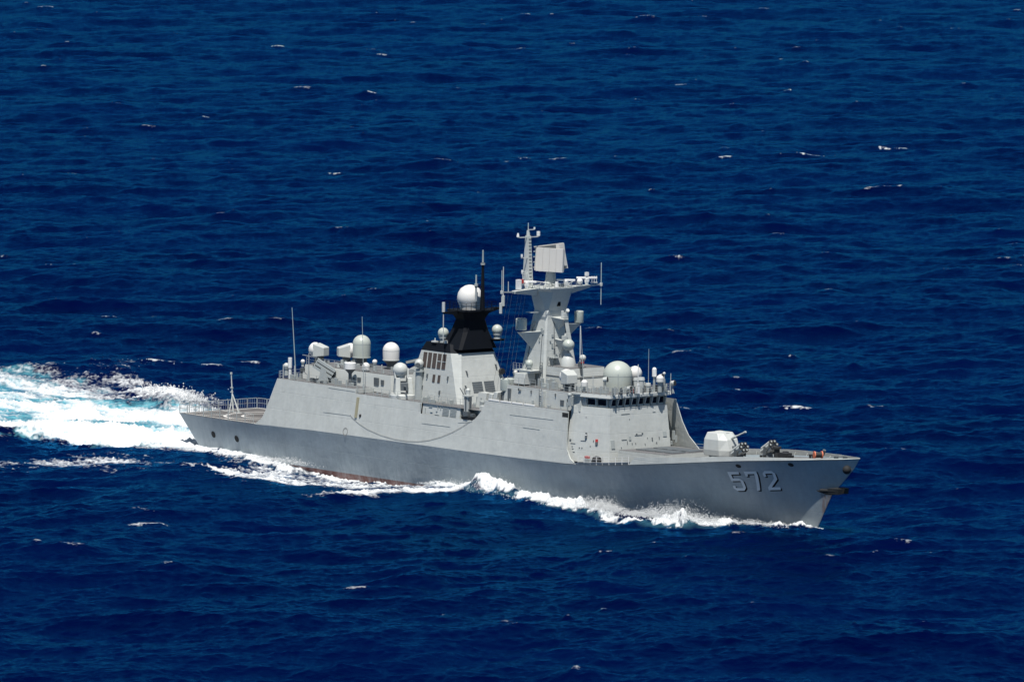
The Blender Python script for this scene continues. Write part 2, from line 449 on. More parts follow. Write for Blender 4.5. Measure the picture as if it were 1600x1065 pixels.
    age = np.clip(dd_ / 130.0, 0, 3)
    dens = 0.98 - 0.50 * age ** 0.6
    dens = dens - 0.02 + 0.55 * np.exp(-((q + 0.68) / 0.26) ** 2) * np.exp(-age * 1.2) + 0.40 * np.exp(-dd_ / 16.0)
    dens = dens + 0.25 * np.exp(-((q - 0.75) / 0.25) ** 2) - 0.22 * np.exp(-((q + 0.05) / 0.35) ** 2) * sstep(0.05, .25, age)
    put(core * np.clip(dens + 0.30 * nw + 0.10 * n2 + 0.13 * n1, 0, 1.3))
    np.maximum(aer, core * np.clip(1.1 - 0.30 * age + 0.22 * n3, 0, 1), out=aer)
    put(np.clip(sstep(1.6, 0.9, e) * aft * (0.34 + .11 * (Y > 0) + .30 * thin), 0, .8))
    lift += np.minimum(foam, 1) * aft * (0.25 + 0.22 * n1 + 0.14 * n2) * np.exp(-age) * sstep(-66, -76, X)
    # foam streaming along the starboard side, aft of the breaking crest
    side_out = np.interp(X, [-68, -54, -45, -35, -20, -8, -3, 0, 2], [7, 8, 12, 17, 22, 26, 27, 9, 2])
    e = off / side_out
    sheet = sstep(1.2, 0.35, e + 0.20 * n1) * (X > -72) * (X < 3) * star * (off > -3)
    wgt = np.interp(X, [-72, -60, -48, -40, -30, -22, -14, -6, 2], [.8, .74, .66, .60, .50, .42, .34, .34, .3])
    put(np.clip((wgt + 0.10 + 0.36 * thin + 0.12 * n3 - 0.75 * (1 - sheet)), 0, 1) * (sheet > 0.001))
    # band hugging the plating
    hug = np.interp(X, [-66, -50, -44, -38, -33, -30, -26, -23, -20, -17, -14, -10, -6, 0, 8, 15, 24, 30, 34, 40, 46, 50, 56, 60, 61], [4, 3.6, 3.4, 2.6, 1.2, 1.2, 1.0, .3, 1.0, .2, .2, .6, 2.0, 2.4, 2.0, 2.0, 1.6, 1.4, 1.0, 1.5, 1.4, 1.0, .9, .7, 0])
    h = sstep(1.35, 0.5, off / np.maximum(hug, .05) + 0.25 * n1) * star * (off > -3) * (X < 60.5) * (X > -66)
    put(np.clip(h * (0.85 + 0.30 * n2 + .2 * n1), 0, 1.1))
    hp = sstep(1.2, 0.5, off / 6.0 + 0.25 * n1) * (~star) * (off > -3) * (X < 50) * (X > -68)
    put(np.clip(hp * (0.7 + 0.4 * thin), 0, 1))
    lift += 0.10 * np.minimum(foam, 1) * n2 * (np.abs(X) < 70) * (np.abs(Y) < 45)
    # ---- scattered whitecaps at the places they break
    ca, sa = RIGHT
    for i, (cx, cy, ln) in enumerate(CAPS):
        m = (np.abs(X - cx) < 30) & (np.abs(Y - cy) < 30)
        if not m.any(): continue
        rs = random.Random(i)
        u = (X[m] - cx) * ca + (Y[m] - cy) * sa; v = -(X[m] - cx) * sa + (Y[m] - cy) * ca
        dd = math.hypot(cx - CAM_LOC.x, cy - CAM_LOC.y)
        wv = 0.07 * ln + 0.45 + dd / 2600
        u = u - 0.35 * v * (rs.random() - .3)
        f = np.exp(-(u / (ln * 0.55)) ** 4 - (v / wv) ** 2)
        g = np.clip((f * 1.35 + 0.33 * n1[m] + 0.3 * n2[m] - 0.50) * (f > .06), 0, 1) * min(0.78, 0.40 + ln / 16)
        foam[m] = np.maximum(foam[m], g)
        Z[m] += 0.5 * np.exp(-(u / (ln * .8)) ** 2 - (v / (wv * 1.6)) ** 2)
    # small flecks where steep crests spill
    jb = sample(tB[0], tB[1], tB[2], X, Y)
    fl = np.clip((crest / 0.46 * 0.55 + jb / 0.17 * 0.75 + 0.45 * n1 + 0.35 * n3 - 3.35) * 1.0, 0, 0.42) * far * edge
    foam = np.maximum(foam, fl)
    X = X + DX; Y = Y + DY; Z = Z + lift
    co = np.stack([X, Y, Z], -1).reshape(-1, 3).astype(np.float32)
    me = bpy.data.meshes.new('sea')
    nv = nr * nc
    me.vertices.add(nv); me.vertices.foreach_set('co', co.ravel())
    ii, jj = np.meshgrid(np.arange(nr - 1), np.arange(nc - 1), indexing='ij')
    a = (ii * nc + jj).ravel()
    q = np.stack([a, a + 1, a + nc + 1, a + nc], -1).astype(np.int32)
    nf = len(q)
    me.loops.add(nf * 4); me.loops.foreach_set('vertex_index', q.ravel())
    me.polygons.add(nf); me.polygons.foreach_set('loop_start', np.arange(nf, dtype=np.int32) * 4)
    me.polygons.foreach_set('use_smooth', np.ones(nf, dtype=bool))
    me.update(calc_edges=True)
    for nme, arr in (('foam', foam), ('aeration', aer)):
        at = me.attributes.new(nme, 'FLOAT', 'POINT'); at.data.foreach_set('value', arr.ravel().astype(np.float32))
    me.materials.append(sea_material())
    o = bpy.data.objects.new('sea', me); COL.objects.link(o)
    o['kind'] = 'structure'; o['label'] = 'deep blue open sea with small waves, whitecaps and a foaming wake'; o['category'] = 'sea'
    return o

SEA_GLOSS = 1.0
def sea_material():
    m = bpy.data.materials.new('sea_water'); m.use_nodes = True
    N, L = nt(m); B = N['Principled BSDF']; out = N['Material Output']
    g = N.new('ShaderNodeNewGeometry'); pos = g.outputs['Position']
    fa = N.new('ShaderNodeAttribute'); fa.attribute_name = 'foam'
    ae = N.new('ShaderNodeAttribute'); ae.attribute_name = 'aeration'
    # water body: upwelling blue with slow patches of lighter, greener blue
    p = noise(N, L, mapping(N, L, pos, (1, 1, 1), (0, 0, -0.88)), 0.02, 4, 0.55)
    body = mixc(N, L, ramp(N, L, p, 0.35, 0.68), (0.0001, 0.0008, 0.020), (0.0002, 0.0026, 0.031))
    tq = mixc(N, L, noise(N, L, pos, 0.25, 3), (0.04, 0.24, 0.32), (0.18, 0.47, 0.53))
    body = mixc(N, L, ramp(N, L, ae.outputs['Fac'], 0.05, 0.9), body, tq)
    # body colour scattered back out of the water, with a mirror layer whose glare is cut and blued (a polarised view)
    N.remove(B)
    D = N.new('ShaderNodeBsdfDiffuse'); L.new(body, D.inputs[0])
    G = N.new('ShaderNodeBsdfGlossy'); G.inputs['Color'].default_value = (0.02, 0.28, 0.64, 1); G.inputs['Roughness'].default_value = 0.14
    FR = N.new('ShaderNodeFresnel'); FR.inputs['IOR'].default_value = 1.333
    WM = N.new('ShaderNodeMixShader')
    L.new(math_n(N, L, 'MULTIPLY', FR.outputs[0], SEA_GLOSS), WM.inputs[0]); L.new(D.outputs[0], WM.inputs[1]); L.new(G.outputs[0], WM.inputs[2])
    w1 = noise(N, L, pos, 1.1, 4, 0.6)
    w2 = noise(N, L, mapping(N, L, pos, (1.0, 0.55, 1), (0, 0, WIND)), 0.45, 4, 0.6)
    hgt = math_n(N, L, 'ADD', math_n(N, L, 'MULTIPLY', w1, 0.35), math_n(N, L, 'MULTIPLY', w2, 0.9))
    bp = N.new('ShaderNodeBump'); bp.inputs['Strength'].default_value = 1.0; bp.inputs['Distance'].default_value = 0.36
    L.new(hgt, bp.inputs['Height'])
    for nd in (D, G, FR): L.new(bp.outputs[0], nd.inputs['Normal'])
    # foam
    F = N.new('ShaderNodeBsdfPrincipled')
    F.inputs['Base Color'].default_value = (0.68, 0.705, 0.72, 1); F.inputs['Roughness'].default_value = 0.9
    F.inputs['Specular IOR Level'].default_value = 0.1
    fb = N.new('ShaderNodeBump'); fb.inputs['Strength'].default_value = 0.8; fb.inputs['Distance'].default_value = 0.35
    fn = noise(N, L, pos, 1.3, 7, 0.72)
    L.new(fn, fb.inputs['Height']); L.new(fb.outputs[0], F.inputs['Normal'])
    # lacy cover: the denser the foam, the lower the threshold that the bubble pattern has to pass
    f = fa.outputs['Fac']
    k = math_n(N, L, 'ADD', math_n(N, L, 'MULTIPLY', math_n(N, L, 'SUBTRACT', fn, 0.5), math_n(N, L, 'SUBTRACT', 2.0, math_n(N, L, 'MULTIPLY', ae.outputs['Fac'], 1.0))), math_n(N, L, 'MULTIPLY', math_n(N, L, 'SUBTRACT', f, 0.5), 1.5))
    k = ramp(N, L, k, -0.28, 0.62)
    k = math_n(N, L, 'MULTIPLY', k, ramp(N, L, f, 0.02, 0.30))
    k = math_n(N, L, 'MULTIPLY', k, ramp(N, L, f, 0.1, 0.9, 0.72, 1.0))
    mx = N.new('ShaderNodeMixShader')
    L.new(k, mx.inputs[0]); L.new(WM.outputs[0], mx.inputs[1]); L.new(F.outputs[0], mx.inputs[2])
    L.new(mx.outputs[0], out.inputs[0])
    return m

sea = build_sea()
#SHIP
# ---------------------------------------------------------------- the ship
ship = bpy.data.objects.new('warship', None); COL.objects.link(ship)
tag(ship, 'long grey naval frigate numbered 572 with a black funnel, steaming through blue sea', 'warship')

TUM = math.tan(math.radians(8.3))           # inward lean of the sides above the knuckle
def kn_y(x): return interp(x, KN, 1)
def kn_z(x): return interp(x, KN, 2)
def side_y(x, z): return kn_y(x) - (z - kn_z(x)) * TUM

def stem_x(z): return interp(z, STEM)
def stern_x(z): return -67.0 + (4.47 - z) * 0.87
def hull_point(u, t):
    """u 0..1 from transom to stem, t 0..1 from the bottom strake to the knuckle"""
    xk = -67.0 + u * 134.15
    zk = kn_z(xk); z = -4.0 + t * (zk + 4.0)
    x0 = stern_x(z); x1 = stem_x(z)
    x = x0 + u * (x1 - x0)
    tw = 4.0 / (zk + 4.0)                    # t of the waterline
    xw = stern_x(0) + u * (stem_x(0) - stern_x(0))
    yw = float(wl_half(min(max(xw, -63), 59.2)))
    yk = kn_y(xk)
    if t >= tw:
        g = (t - tw) / (1 - tw)
        p = 1.0 + 0.15 * max(0.0, (u - 0.62) / 0.38)
        y = yw + (yk - yw) * g ** p
    else:
        y = yw * (0.80 + 0.20 * t / tw)
    return Vector((x, y, z))

US = [i / 150 for i in range(151)]
US = sorted(set(US + [(k[0] + 67.0) / 134.15 for k in KN if k[0] < 67.1]))
TS = [0, .12, .2, .28, .34, .40, .46, .52, .58, .64, .70, .76, .82, .88, .94, 1.0]
hb = MB()
rows_s = [[(p.x, -p.y, p.z) for p in (hull_point(u, t) for u in US)] for t in TS]
rows_p = [[(p.x, p.y, p.z) for p in (hull_point(u, t) for u in reversed(US))] for t in TS]
hb.sheet(rows_s); hb.sheet(rows_p)
# transom, gently curved
tr = []
for t in TS:
    p = hull_point(0, t)
    tr.append([(p.x - 0.35 * (1 - (k / 8) ** 2), p.y * (-k / 8), p.z) for k in range(-8, 9)])
hb.sheet(tr)
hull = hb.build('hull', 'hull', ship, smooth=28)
hull_bvh = BVHTree.FromPolygons([Vector(v) for v in hb.v], hb.f)
def hull_side(x, z):
    hit = hull_bvh.ray_cast(Vector((x, -30, z)), Vector((0, 1, 0)))[0]
    return hit.y if hit is not None else -7.0

# ---- hull number, with its black drop shade
def strokes(rects_polys, ox, w_h, mat_off, dx, dz, name, mat):
    mb = MB()
    for poly in rects_polys:
        bm_pts = [(a + dx, b + dz) for a, b in poly]
        # subdivide each quad so that it follows the flare
        (a, b, c, d) = bm_pts
        n = 6
        rows = []
        for j in range(n + 1):
            row = []
            for i in range(n + 1):
                s, t = i / n, j / n
                px = (1 - s) * (1 - t) * a[0] + s * (1 - t) * b[0] + s * t * c[0] + (1 - s) * t * d[0]
                pz = (1 - s) * (1 - t) * a[1] + s * (1 - t) * b[1] + s * t * c[1] + (1 - s) * t * d[1]
                x, z = ox(px, pz)
                row.append((x, hull_side(x, z) - mat_off, z))
            rows.append(row)
        mb.sheet(rows)
    return mb.build(name, mat, hull, smooth=60)
def bar(p, q, w):
    dx, dz = q[0] - p[0], q[1] - p[1]; l = math.hypot(dx, dz); nx, nz = -dz / l * w / 2, dx / l * w / 2
    return [(p[0] - nx, p[1] - nz), (q[0] - nx, q[1] - nz), (q[0] + nx, q[1] + nz), (p[0] + nx, p[1] + nz)]
# digits in a cell 1 wide, 1.45 high, origin lower left, rounded corners made of short slanted bars
W_ = 0.21
D5 = [[(0.06, 1.24), (0.94, 1.24), (0.94, 1.45), (0.06, 1.45)], [(0.06, 0.74), (0.27, 0.74), (0.27, 1.24), (0.06, 1.24)],
      [(0.27, 0.74), (0.76, 0.74), (0.76, 0.95), (0.27, 0.95)], [(0.76, 0.95), (0.76, 0.74), (0.79, 0.66), (1.0, 0.75)],
      [(0.79, 0.24), (1.0, 0.2), (1.0, 0.75), (0.79, 0.66)], [(0.74, 0.21), (0.80, 0.0), (1.0, 0.2), (0.79, 0.24)],
      [(0.24, 0.0), (0.80, 0.0), (0.74, 0.21), (0.27, 0.21)], [(0.0, 0.2), (0.24, 0.0), (0.27, 0.21), (0.2, 0.24)],
      [(0.0, 0.2), (0.2, 0.24), (0.2, 0.40), (0.0, 0.40)]]
D7 = [[(0.0, 1.24), (0.98, 1.24), (0.98, 1.45), (0.0, 1.45)], [(0.74, 1.1), (0.98, 1.1), (0.98, 1.24), (0.74, 1.24)],
      [(0.46, 0.0), (0.70, 0.0), (0.98, 1.1), (0.74, 1.1)], [(0.0, 1.08), (0.2, 1.08), (0.2, 1.24), (0.0, 1.24)]]
D2 = [[(0.03, 0.0), (1.0, 0.0), (1.0, 0.21), (0.03, 0.21)], [(0.03, 0.21), (0.32, 0.21), (1.0, 0.80), (0.76, 0.86)],
      [(0.76, 0.86), (1.0, 0.80), (1.0, 1.24), (0.79, 1.2)], [(0.79, 1.2), (1.0, 1.24), (0.8, 1.45), (0.74, 1.24)],
      [(0.26, 1.24), (0.74, 1.24), (0.8, 1.45), (0.24, 1.45)], [(0.04, 1.26), (0.22, 1.2), (0.26, 1.24), (0.24, 1.45)],
      [(0.04, 1.02), (0.25, 1.02), (0.22, 1.2), (0.04, 1.26)]]
X0, Z0, CW, CH, GAP = 46.6, 4.05, 2.0, 2.55 / 1.45, 0.75
for k, (nm, D) in enumerate((('digit', D5), ('digit', D7), ('digit', D2))):
    def cell(a, b, k=k):
        z = Z0 + b * CH + 0.10 * (k * (CW + GAP) + a * CW)
        return X0 + k * (CW + GAP) + a * CW, z
    strokes(D, cell, None, 0.035, 0.085, -0.085, 'digit_shade', 'black')
    strokes(D, cell, None, 0.060, 0.0, 0.0, 'digit', 'digit')

# small openings in the shell plating
def patch(x, z, w, h, name, mat, parent, off=0.03, depth=0.0):
    mb = MB(); n = 12
    vs = []
    for i in range(n):
        a = 2 * math.pi * i / n
        xx, zz = x + w / 2 * math.cos(a), z + h / 2 * math.sin(a)
        vs.append((xx, hull_side(xx, zz) - off, zz))
    mb.add(vs, [tuple(range(n))])
    return mb.build(name, mat, parent, smooth=0)
for x, z in ((-59.2, 2.15), (-53.6, 2.05)): patch(x, z, 1.0, 0.95, 'freeing_port', 'void', hull)
for x, z in ((57.0, 8.35), (48.9, 7.55)): patch(x, z, 0.85, 0.5, 'fairlead', 'void', hull)
hw_ = MB()
hw_.ball((65.35, -0.62, 8.35), 0.55, 12); hw_.build('hawse_pipe', 'void', hull)
# anchor stowed on the bow: bolster plate, crown, shank and flukes on each side of the stem
an = MB()
for s in (-1, 1):
    an.hexa([(60.7, s * 1.35, 5.2), (61.9, s * 0.9, 4.85), (63.2, s * 0.5, 4.95), (63.3, s * 0.5, 5.5)],
            [(60.8, s * 1.75, 5.4), (62.0, s * 1.45, 5.05), (63.5, s * 1.0, 5.1), (63.7, s * 0.95, 5.7)])
    an.cyl((61.4, s * 1.5, 5.4), (63.6, s * 0.9, 5.5), 0.24, 0.18, 10)
    an.hexa([(62.6, s * 1.3, 5.1), (64.0, s * 0.9, 5.05), (64.1, s * 0.2, 5.1), (62.9, s * 0.3, 5.1)],
            [(62.6, s * 1.4, 5.75), (64.1, s * 0.95, 5.8), (64.2, s * 0.2, 5.8), (63.0, s * 0.3, 5.85)])
an.build('anchor', 'void', hull, smooth=20)

# ---- superstructure sides that continue the hull upwards
def z_top(x):
    if x < -27.0: return 11.2
    if x < 0.5: return 10.6
    return 12.05
def aft_edge(z): return float(np.interp(z, [4.6, 5.0, 6.2, 11.3], [-48.6, -47.4, -46.6, -44.6]))
def fwd_edge_s(z): return float(np.interp(z, [5.3, 6.0, 7.1, 8.4, 12.2], [20.6, 19.3, 18.4, 18.1, 17.7]))
def fwd_edge_p(z): return float(np.interp(z, [5.6, 7.0, 8.7, 10.5, 13.6], [28.3, 27.2, 25.2, 24.2, 23.2]))

sb = MB()
def strip(x0f, x1f, zt, sgn, nz=7, nx=None, zb=None):
    """plating from the knuckle (or zb) to zt between two end edges given as functions of z"""
    nx = nx or 8
    rows = []
    for j in range(nz + 1):
        row = []
        for i in range(nx + 1):
            t = j / nz; s = i / nx
            xm = x0f(5) + s * (x1f(5) - x0f(5))
            z0 = kn_z(xm) if zb is None else zb
            z = z0 + t * (zt - z0)
            x = x0f(z) + s * (x1f(z) - x0f(z))
            z0b = kn_z(x) if zb is None else zb
            z = z0b + t * (zt - z0b)
            row.append((x, sgn * side_y(x, z), z))
        rows.append(row)
    if sgn > 0: rows = [list(reversed(r)) for r in rows]
    sb.sheet(rows)
cst = lambda c: (lambda z: c)
NOTCH_A, NOTCH_Z = -12.6, 9.15
for sgn in (-1, 1):
    strip(aft_edge, cst(-27.0), 11.2, sgn)
    strip(cst(-27.0), cst(NOTCH_A), 10.6, sgn)
    strip(cst(NOTCH_A), cst(-1.8), NOTCH_Z, sgn)
    # curved forward jamb of the boat-deck opening
    jam = lambda z: float(np.interp(z, [9.15, 9.6, 10.4, 12.1], [-1.8, -0.9, -0.1, 0.7]))
    strip(lambda z: jam(max(z, 9.15)) if z > 9.15 else -1.8, (fwd_edge_s if sgn < 0 else cst(17.7)), 12.05, sgn, nz=14, nx=10)
strip(cst(17.7), fwd_edge_p, 13.4, 1)
# thickness lips along the starboard forward edge, so the plate does not read as paper
lip = MB()
zs_ = [5.33, 5.6, 6.0, 6.5, 7.1, 7.7, 8.4, 9.5, 11, 12.0]
lip.sheet([[(fwd_edge_s(z), -side_y(fwd_edge_s(z), z), z) for z in zs_], [(fwd_edge_s(z) - .05, -side_y(fwd_edge_s(z), z) + 0.25, z) for z in zs_]])
zs_ = [5.6, 6.2, 7.0, 7.8, 8.7, 9.6, 10.5, 12, 13.4]
lip.sheet([[(fwd_edge_p(z), side_y(fwd_edge_p(z), z) + .01, z) for z in zs_], [(fwd_edge_p(z) + 0.02, side_y(fwd_edge_p(z), z) - 0.16, z) for z in zs_]])
# inner face of the port plating
zz_ = [5.7 + i * 0.7 for i in range(12)]
lip.sheet([[(17.7 + s * (fwd_edge_p(z) - 17.7), side_y(17.7 + s * (fwd_edge_p(z) - 17.7), z) - 0.15, z) for s in (0, .25, .5, .75, 1)] for z in zz_])
# aft bulkhead of the hangar and the step between the two roof levels
h = 11.2
rows = []
for z in (4.6, 5.0, 6.2, 8.5, 11.2):
    x = aft_edge(z); y = side_y(x, z)
    rows.append([(x, y * k / 4, z) for k in range(-4, 5)])
sb.sheet(rows)
side = sb.build('superstructure_side', 'grey', ship, smooth=25)
build_each(lip, 'plating_edge', 'grey', side, smooth=50)
stp = MB()
y = side_y(-27, 11.2)
stp.box((-27.1, 0, 10.9), (0.2, 2 * y - 0.04, 0.597)); stp.build('roof_step', 'light', side)

# decks on top of the sides
def deck_strip(x0, x1, z, name, mat, inset=0.02, n=10, parent=side, yfun=None):
    mb = MB(); rows = []
    for i in range(n + 1):
        x = x0 + (x1 - x0) * i / n
        y = (yfun(x) if yfun else side_y(x, z)) - inset
        zz = z(x) if callable(z) else z
        rows.append([(x, -y, zz), (x, -y * .5, zz), (x, 0, zz), (x, y * .5, zz), (x, y, zz)])
    mb.sheet(rows)
    return mb.build(name, mat, parent)
deck_strip(-44.58, -27.2, 11.19, 'hangar_roof', 'deck')
deck_strip(-26.98, 0.45, 10.56, 'upper_deck', 'deck', inset=0.02)
deck_strip(0.45, 17.6, 12.03, 'bridge_deck', 'deck')
# closing wall between the two deck levels amidships
wl_ = MB(); y = side_y(0.6, 11.3) - 0.05
wl_.box((0.55, 0, 11.3), (0.2, 2 * y, 1.46)); wl_.build('deck_break', 'light', side)

# weather decks at knuckle level
def kdeck(x0, x1, name, mat, dz=-0.02, n=24):
    mb = MB(); rows = []
    for i in range(n + 1):
        x = x0 + (x1 - x0) * i / n
        y = kn_y(x) - 0.01; z = kn_z(x) + dz
        rows.append([(x, y * k / 4, z) for k in range(-4, 5)])
    mb.sheet(rows); return mb.build(name, mat, ship)
fdk = kdeck(-67.3, -46.5, 'flight_deck', 'flight_deck')
fore = kdeck(15.0, 67.05, 'foredeck', 'deck', dz=-0.06, n=60)
# landing circle and lines
def fdz(x): return kn_z(x) + 0.01
mk = MB()
for r0, r1 in ((5.0, 5.45), (2.6, 2.95)):
    n = 64; rows = []
    for r in (r0, r1):
        rows.append([(-57.0 + r * math.cos(2 * math.pi * i / n), r * math.sin(2 * math.pi * i / n), fdz(-57.0 + r * math.cos(2 * math.pi * i / n))) for i in range(n + 1)])
    mk.sheet(rows)
for (xa, ya, xb, yb, w) in ((-66.3, 0, -62.2, 0, .35), (-51.8, 0, -47.6, 0, .35), (-66.3, -6.4, -48.6, -7.3, .3), (-66.3, 6.4, -48.6, 7.3, .3), (-66.3, -6.4, -66.3, 6.4, .3), (-63.5, -5.9, -60.3, -3.0, .3), (-60.3, 3.0, -63.5, 5.9, .3), (-57, -7, -57, -5.5, .3)):
    dx, dy = xb - xa, yb - ya; l = math.hypot(dx, dy); nx, ny = -dy / l * w / 2, dx / l * w / 2
    mk.add([(xa - nx, ya - ny, fdz(xa) + .004), (xb - nx, yb - ny, fdz(xb) + .004), (xb + nx, yb + ny, fdz(xb) + .004), (xa + nx, ya + ny, fdz(xa) + .004)], [(0, 1, 2, 3)])
mk.build('landing_marking', 'marking', fdk, smooth=0)

# ---- rails
def railing(pts, name='railing', parent=ship, h=1.05, step=1.5, r=0.03, wires=(1.0, 0.66, 0.33), mat='fitting'):
    mb = MB(); pts = [Vector(p) for p in pts]
    for a, b in zip(pts[:-1], pts[1:]):
        l = (b - a).length; n = max(1, round(l / step))
        for i in range(n + 1):
            p = a.lerp(b, i / n); mb.cyl(p, p + Vector((0, 0, h)), r * 1.35, r, 5)
        for w in wires: mb.cyl(a + Vector((0, 0, h * w)), b + Vector((0, 0, h * w)), r * 0.75, r * .75, 4)
    return mb.build(name, mat, parent, smooth=0)

# raised safety net frames round the flight deck
def net_frames(pts, n):
    mb = MB()
    for i in range(n):
        p = pts(i / n); q = pts((i + 1) / n)
        p = Vector(p); q = Vector(q); d = (q - p) * 0.04
        up = Vector((0, 0, 1.35))
        a, b = p + d, q - d
        mb.tube([a, a + up, b + up, b], 0.04, 5); mb.cyl(a + up * .5, b + up * .5, 0.03, .03, 4)
        for k in (1, 2, 3): mb.cyl(a.lerp(b, k / 4), a.lerp(b, k / 4) + up, 0.018, .018, 4)
    return mb.build('safety_net', 'fitting', fdk, smooth=0)
net_frames(lambda s: (-67.1 + s * 18.3, -(kn_y(-67.1 + s * 18.3) - 0.05), kn_z(-67.1 + s * 18.3)), 9)
net_frames(lambda s: (-67.1 + s * 18.3, (kn_y(-67.1 + s * 18.3) - 0.05), kn_z(-67.1 + s * 18.3)), 9)
net_frames(lambda s: (-67.1, -6.8 + 13.6 * s, 4.47), 8)

# ensign staff
es = MB()
es.cyl((-63.6, -0.1, 4.5), (-64.1, -0.1, 10.0), 0.13, 0.06, 8)
es.cyl((-62.3, -0.1, 4.5), (-63.75, -0.1, 7.0), 0.07, 0.06, 6); es.cyl((-63.3, -1.0, 4.5), (-63.75, -.1, 7.0), 0.07, .06, 6)
es.cyl((-63.3, 0.8, 4.5), (-63.75, -.1, 7.0), 0.07, .06, 6)
for z in (7.3, 7.9): es.box((-63.95, -0.1, z), (0.35, 0.3, 0.12))
es.box((-64.1, -0.1, 9.9), (0.22, 0.2, 0.3))
es.build('ensign_staff', 'light', ship)
# ---- bulwark round the forecastle
BT = [(30.9, 7.72, 6.3), (32.2, 7.55, 7.4), (38, 7.15, 7.88), (42, 6.5, 8.22), (46.5, 5.62, 8.66), (50.4, 4.75, 8.93), (54, 3.92, 9.14), (59.3, 2.38, 9.42), (61.3, 1.78, 9.54), (64.5, 0.76, 9.76), (67.15, 0.03, 10.0)]
def bul_rows(x0, sgn, start_full):
    xs = [x0 + (67.15 - x0) * i / 70 for i in range(71)]
    bot, top, itop, ibot = [], [], [], []
    for x in xs:
        yk, zk = kn_y(x), kn_z(x)
        if x < 32.2:
            zt = (zk + 1.0) if start_full else zk + max(0.0, (x - 30.9) / 1.3) * 1.0
            yt = yk - 0.05 * (zt - zk)
        else:
            yt, zt = max(yk - 0.05, 0.02), interp(x, BT, 2)
        th = min(0.09, yt * 0.5); zt += 0.22 * min(1, (67.15 - x) / 6) if sgn > 0 else -0.04
        bot.append((x, sgn * yk, zk)); top.append((x, sgn * yt, zt)); itop.append((x, sgn * (yt - th), zt)); ibot.append((x, sgn * max(yk - th - 0.02, 0.005), zk - .05))
    return [bot, top, itop, ibot]
bw = MB(); bw.sheet(bul_rows(30.9, -1, False)); bw.sheet([list(reversed(r)) for r in bul_rows(26.0, 1, True)])
bulwark = bw.build('bulwark', 'grey', ship, smooth=35)
for x in (37.6,):
    mb = MB(); n = 12; zc = kn_z(x) + 0.42
    mb.add([(x + .42 * math.cos(6.283 * i / n), -(kn_y(x) - 0.115 + 0.03), zc + .32 * math.sin(6.283 * i / n)) for i in range(n)], [tuple(range(n))])
    mb.build('fairlead', 'void', bulwark)
st_ = MB()
for i in range(9):
    x = 33 + i * 3.2
    yt, zt, yk, zk = kn_y(x) - .05, interp(x, BT, 2), kn_y(x), kn_z(x)
    st_.hexa([(x - .04, yt - .1, zt - .05), (x + .04, yt - .1, zt - .05), (x + .04, yk - .30, zk), (x - .04, yk - .30, zk)],
             [(x - .04, yt - .16, zt - .05), (x + .04, yt - .16, zt - .05), (x + .04, yk - .36, zk), (x - .04, yk - .36, zk)])
build_each(st_, 'bulwark_stay', 'grey', bulwark)
railing([(20.9, -7.85, 5.4), (25.8, -7.8, 5.75), (30.8, -7.6, 6.25)], step=1.25, r=0.035, mat='white')

# ---- foredeck: launcher block in front of the bridge
vb = MB()
vb.hexa([(25.0, -4.6, 5.6), (34.6, -4.6, 6.6), (34.6, 4.6, 6.6), (25.0, 4.6, 5.6)], [(25.0, -4.5, 7.42), (34.5, -4.5, 7.62), (34.5, 4.5, 7.62), (25.0, 4.5, 7.42)])
vls = vb.build('missile_deck', 'grey', ship)
vt = MB(); vt.hexa([(25.05, -4.45, 7.43), (34.45, -4.45, 7.63), (34.45, 4.45, 7.63), (25.05, 4.45, 7.43)], [(25.05, -4.45, 7.46), (34.45, -4.45, 7.66), (34.45, 4.45, 7.66), (25.05, 4.45, 7.46)])
vt.build('deck_plate', 'deck', vls)
for i in range(4):
    for s in (-1, 1):
        c = MB(); c.box((27.2 + i * 1.9, s * 1.5, 7.56 + 0.04 * i), (1.6, 2.3, 0.16)); build_each(c, 'launch_hatch', 'dark_fitting', vls, bevel=.03)

# ---- gun turret
gx, gz = 40.6, 7.45
gt = bpy.data.objects.new('gun_turret', None); COL.objects.link(gt); gt.parent = ship
GM = Matrix.Rotation(math.radians(6), 4, 'Z')
def gp(x, y, z): 
    p = GM @ Vector((x, y, 0)); return (gx + p.x, p.y, gz + z)
g = MB(); g.lathe((gx, 0, gz - 0.35), [(1.75, 0), (1.75, 0.75), (1.6, 0.85)], n=32); g.build('turret_ring', 'fitting', gt)
g = MB()
lo = [(-2.1, -1.25), (-1.6, -1.75), (1.05, -1.75), (2.05, -0.95), (2.05, 0.95), (1.05, 1.75), (-1.6, 1.75), (-2.1, 1.25)]
mid = [(-2.15, -1.3), (-1.65, -1.85), (1.0, -1.85), (2.15, -1.0), (2.15, 1.0), (1.0, 1.85), (-1.65, 1.85), (-2.15, 1.3)]
hi = [(-1.7, -1.1), (-1.35, -1.45), (0.4, -1.45), (0.8, -0.8), (0.8, 0.8), (0.4, 1.45), (-1.35, 1.45), (-1.7, 1.1)]
md2 = [(-2.05, -1.25), (-1.6, -1.78), (0.9, -1.78), (1.7, -0.95), (1.7, 0.95), (0.9, 1.78), (-1.6, 1.78), (-2.05, 1.25)]
rings = [(lo, 0.5), (mid, 1.25), (md2, 2.6), (hi, 3.45)]
vs = [gp(a, b, z) for r, z in rings for a, b in r]
fs = [tuple(range(24, 32)), tuple(reversed(range(8)))]
for j in range(3): fs += [(j * 8 + i, j * 8 + (i + 1) % 8, (j + 1) * 8 + (i + 1) % 8, (j + 1) * 8 + i) for i in range(8)]
g.add(vs, fs); g.build('turret_house', 'light', gt, smooth=0, bevel=0.07)
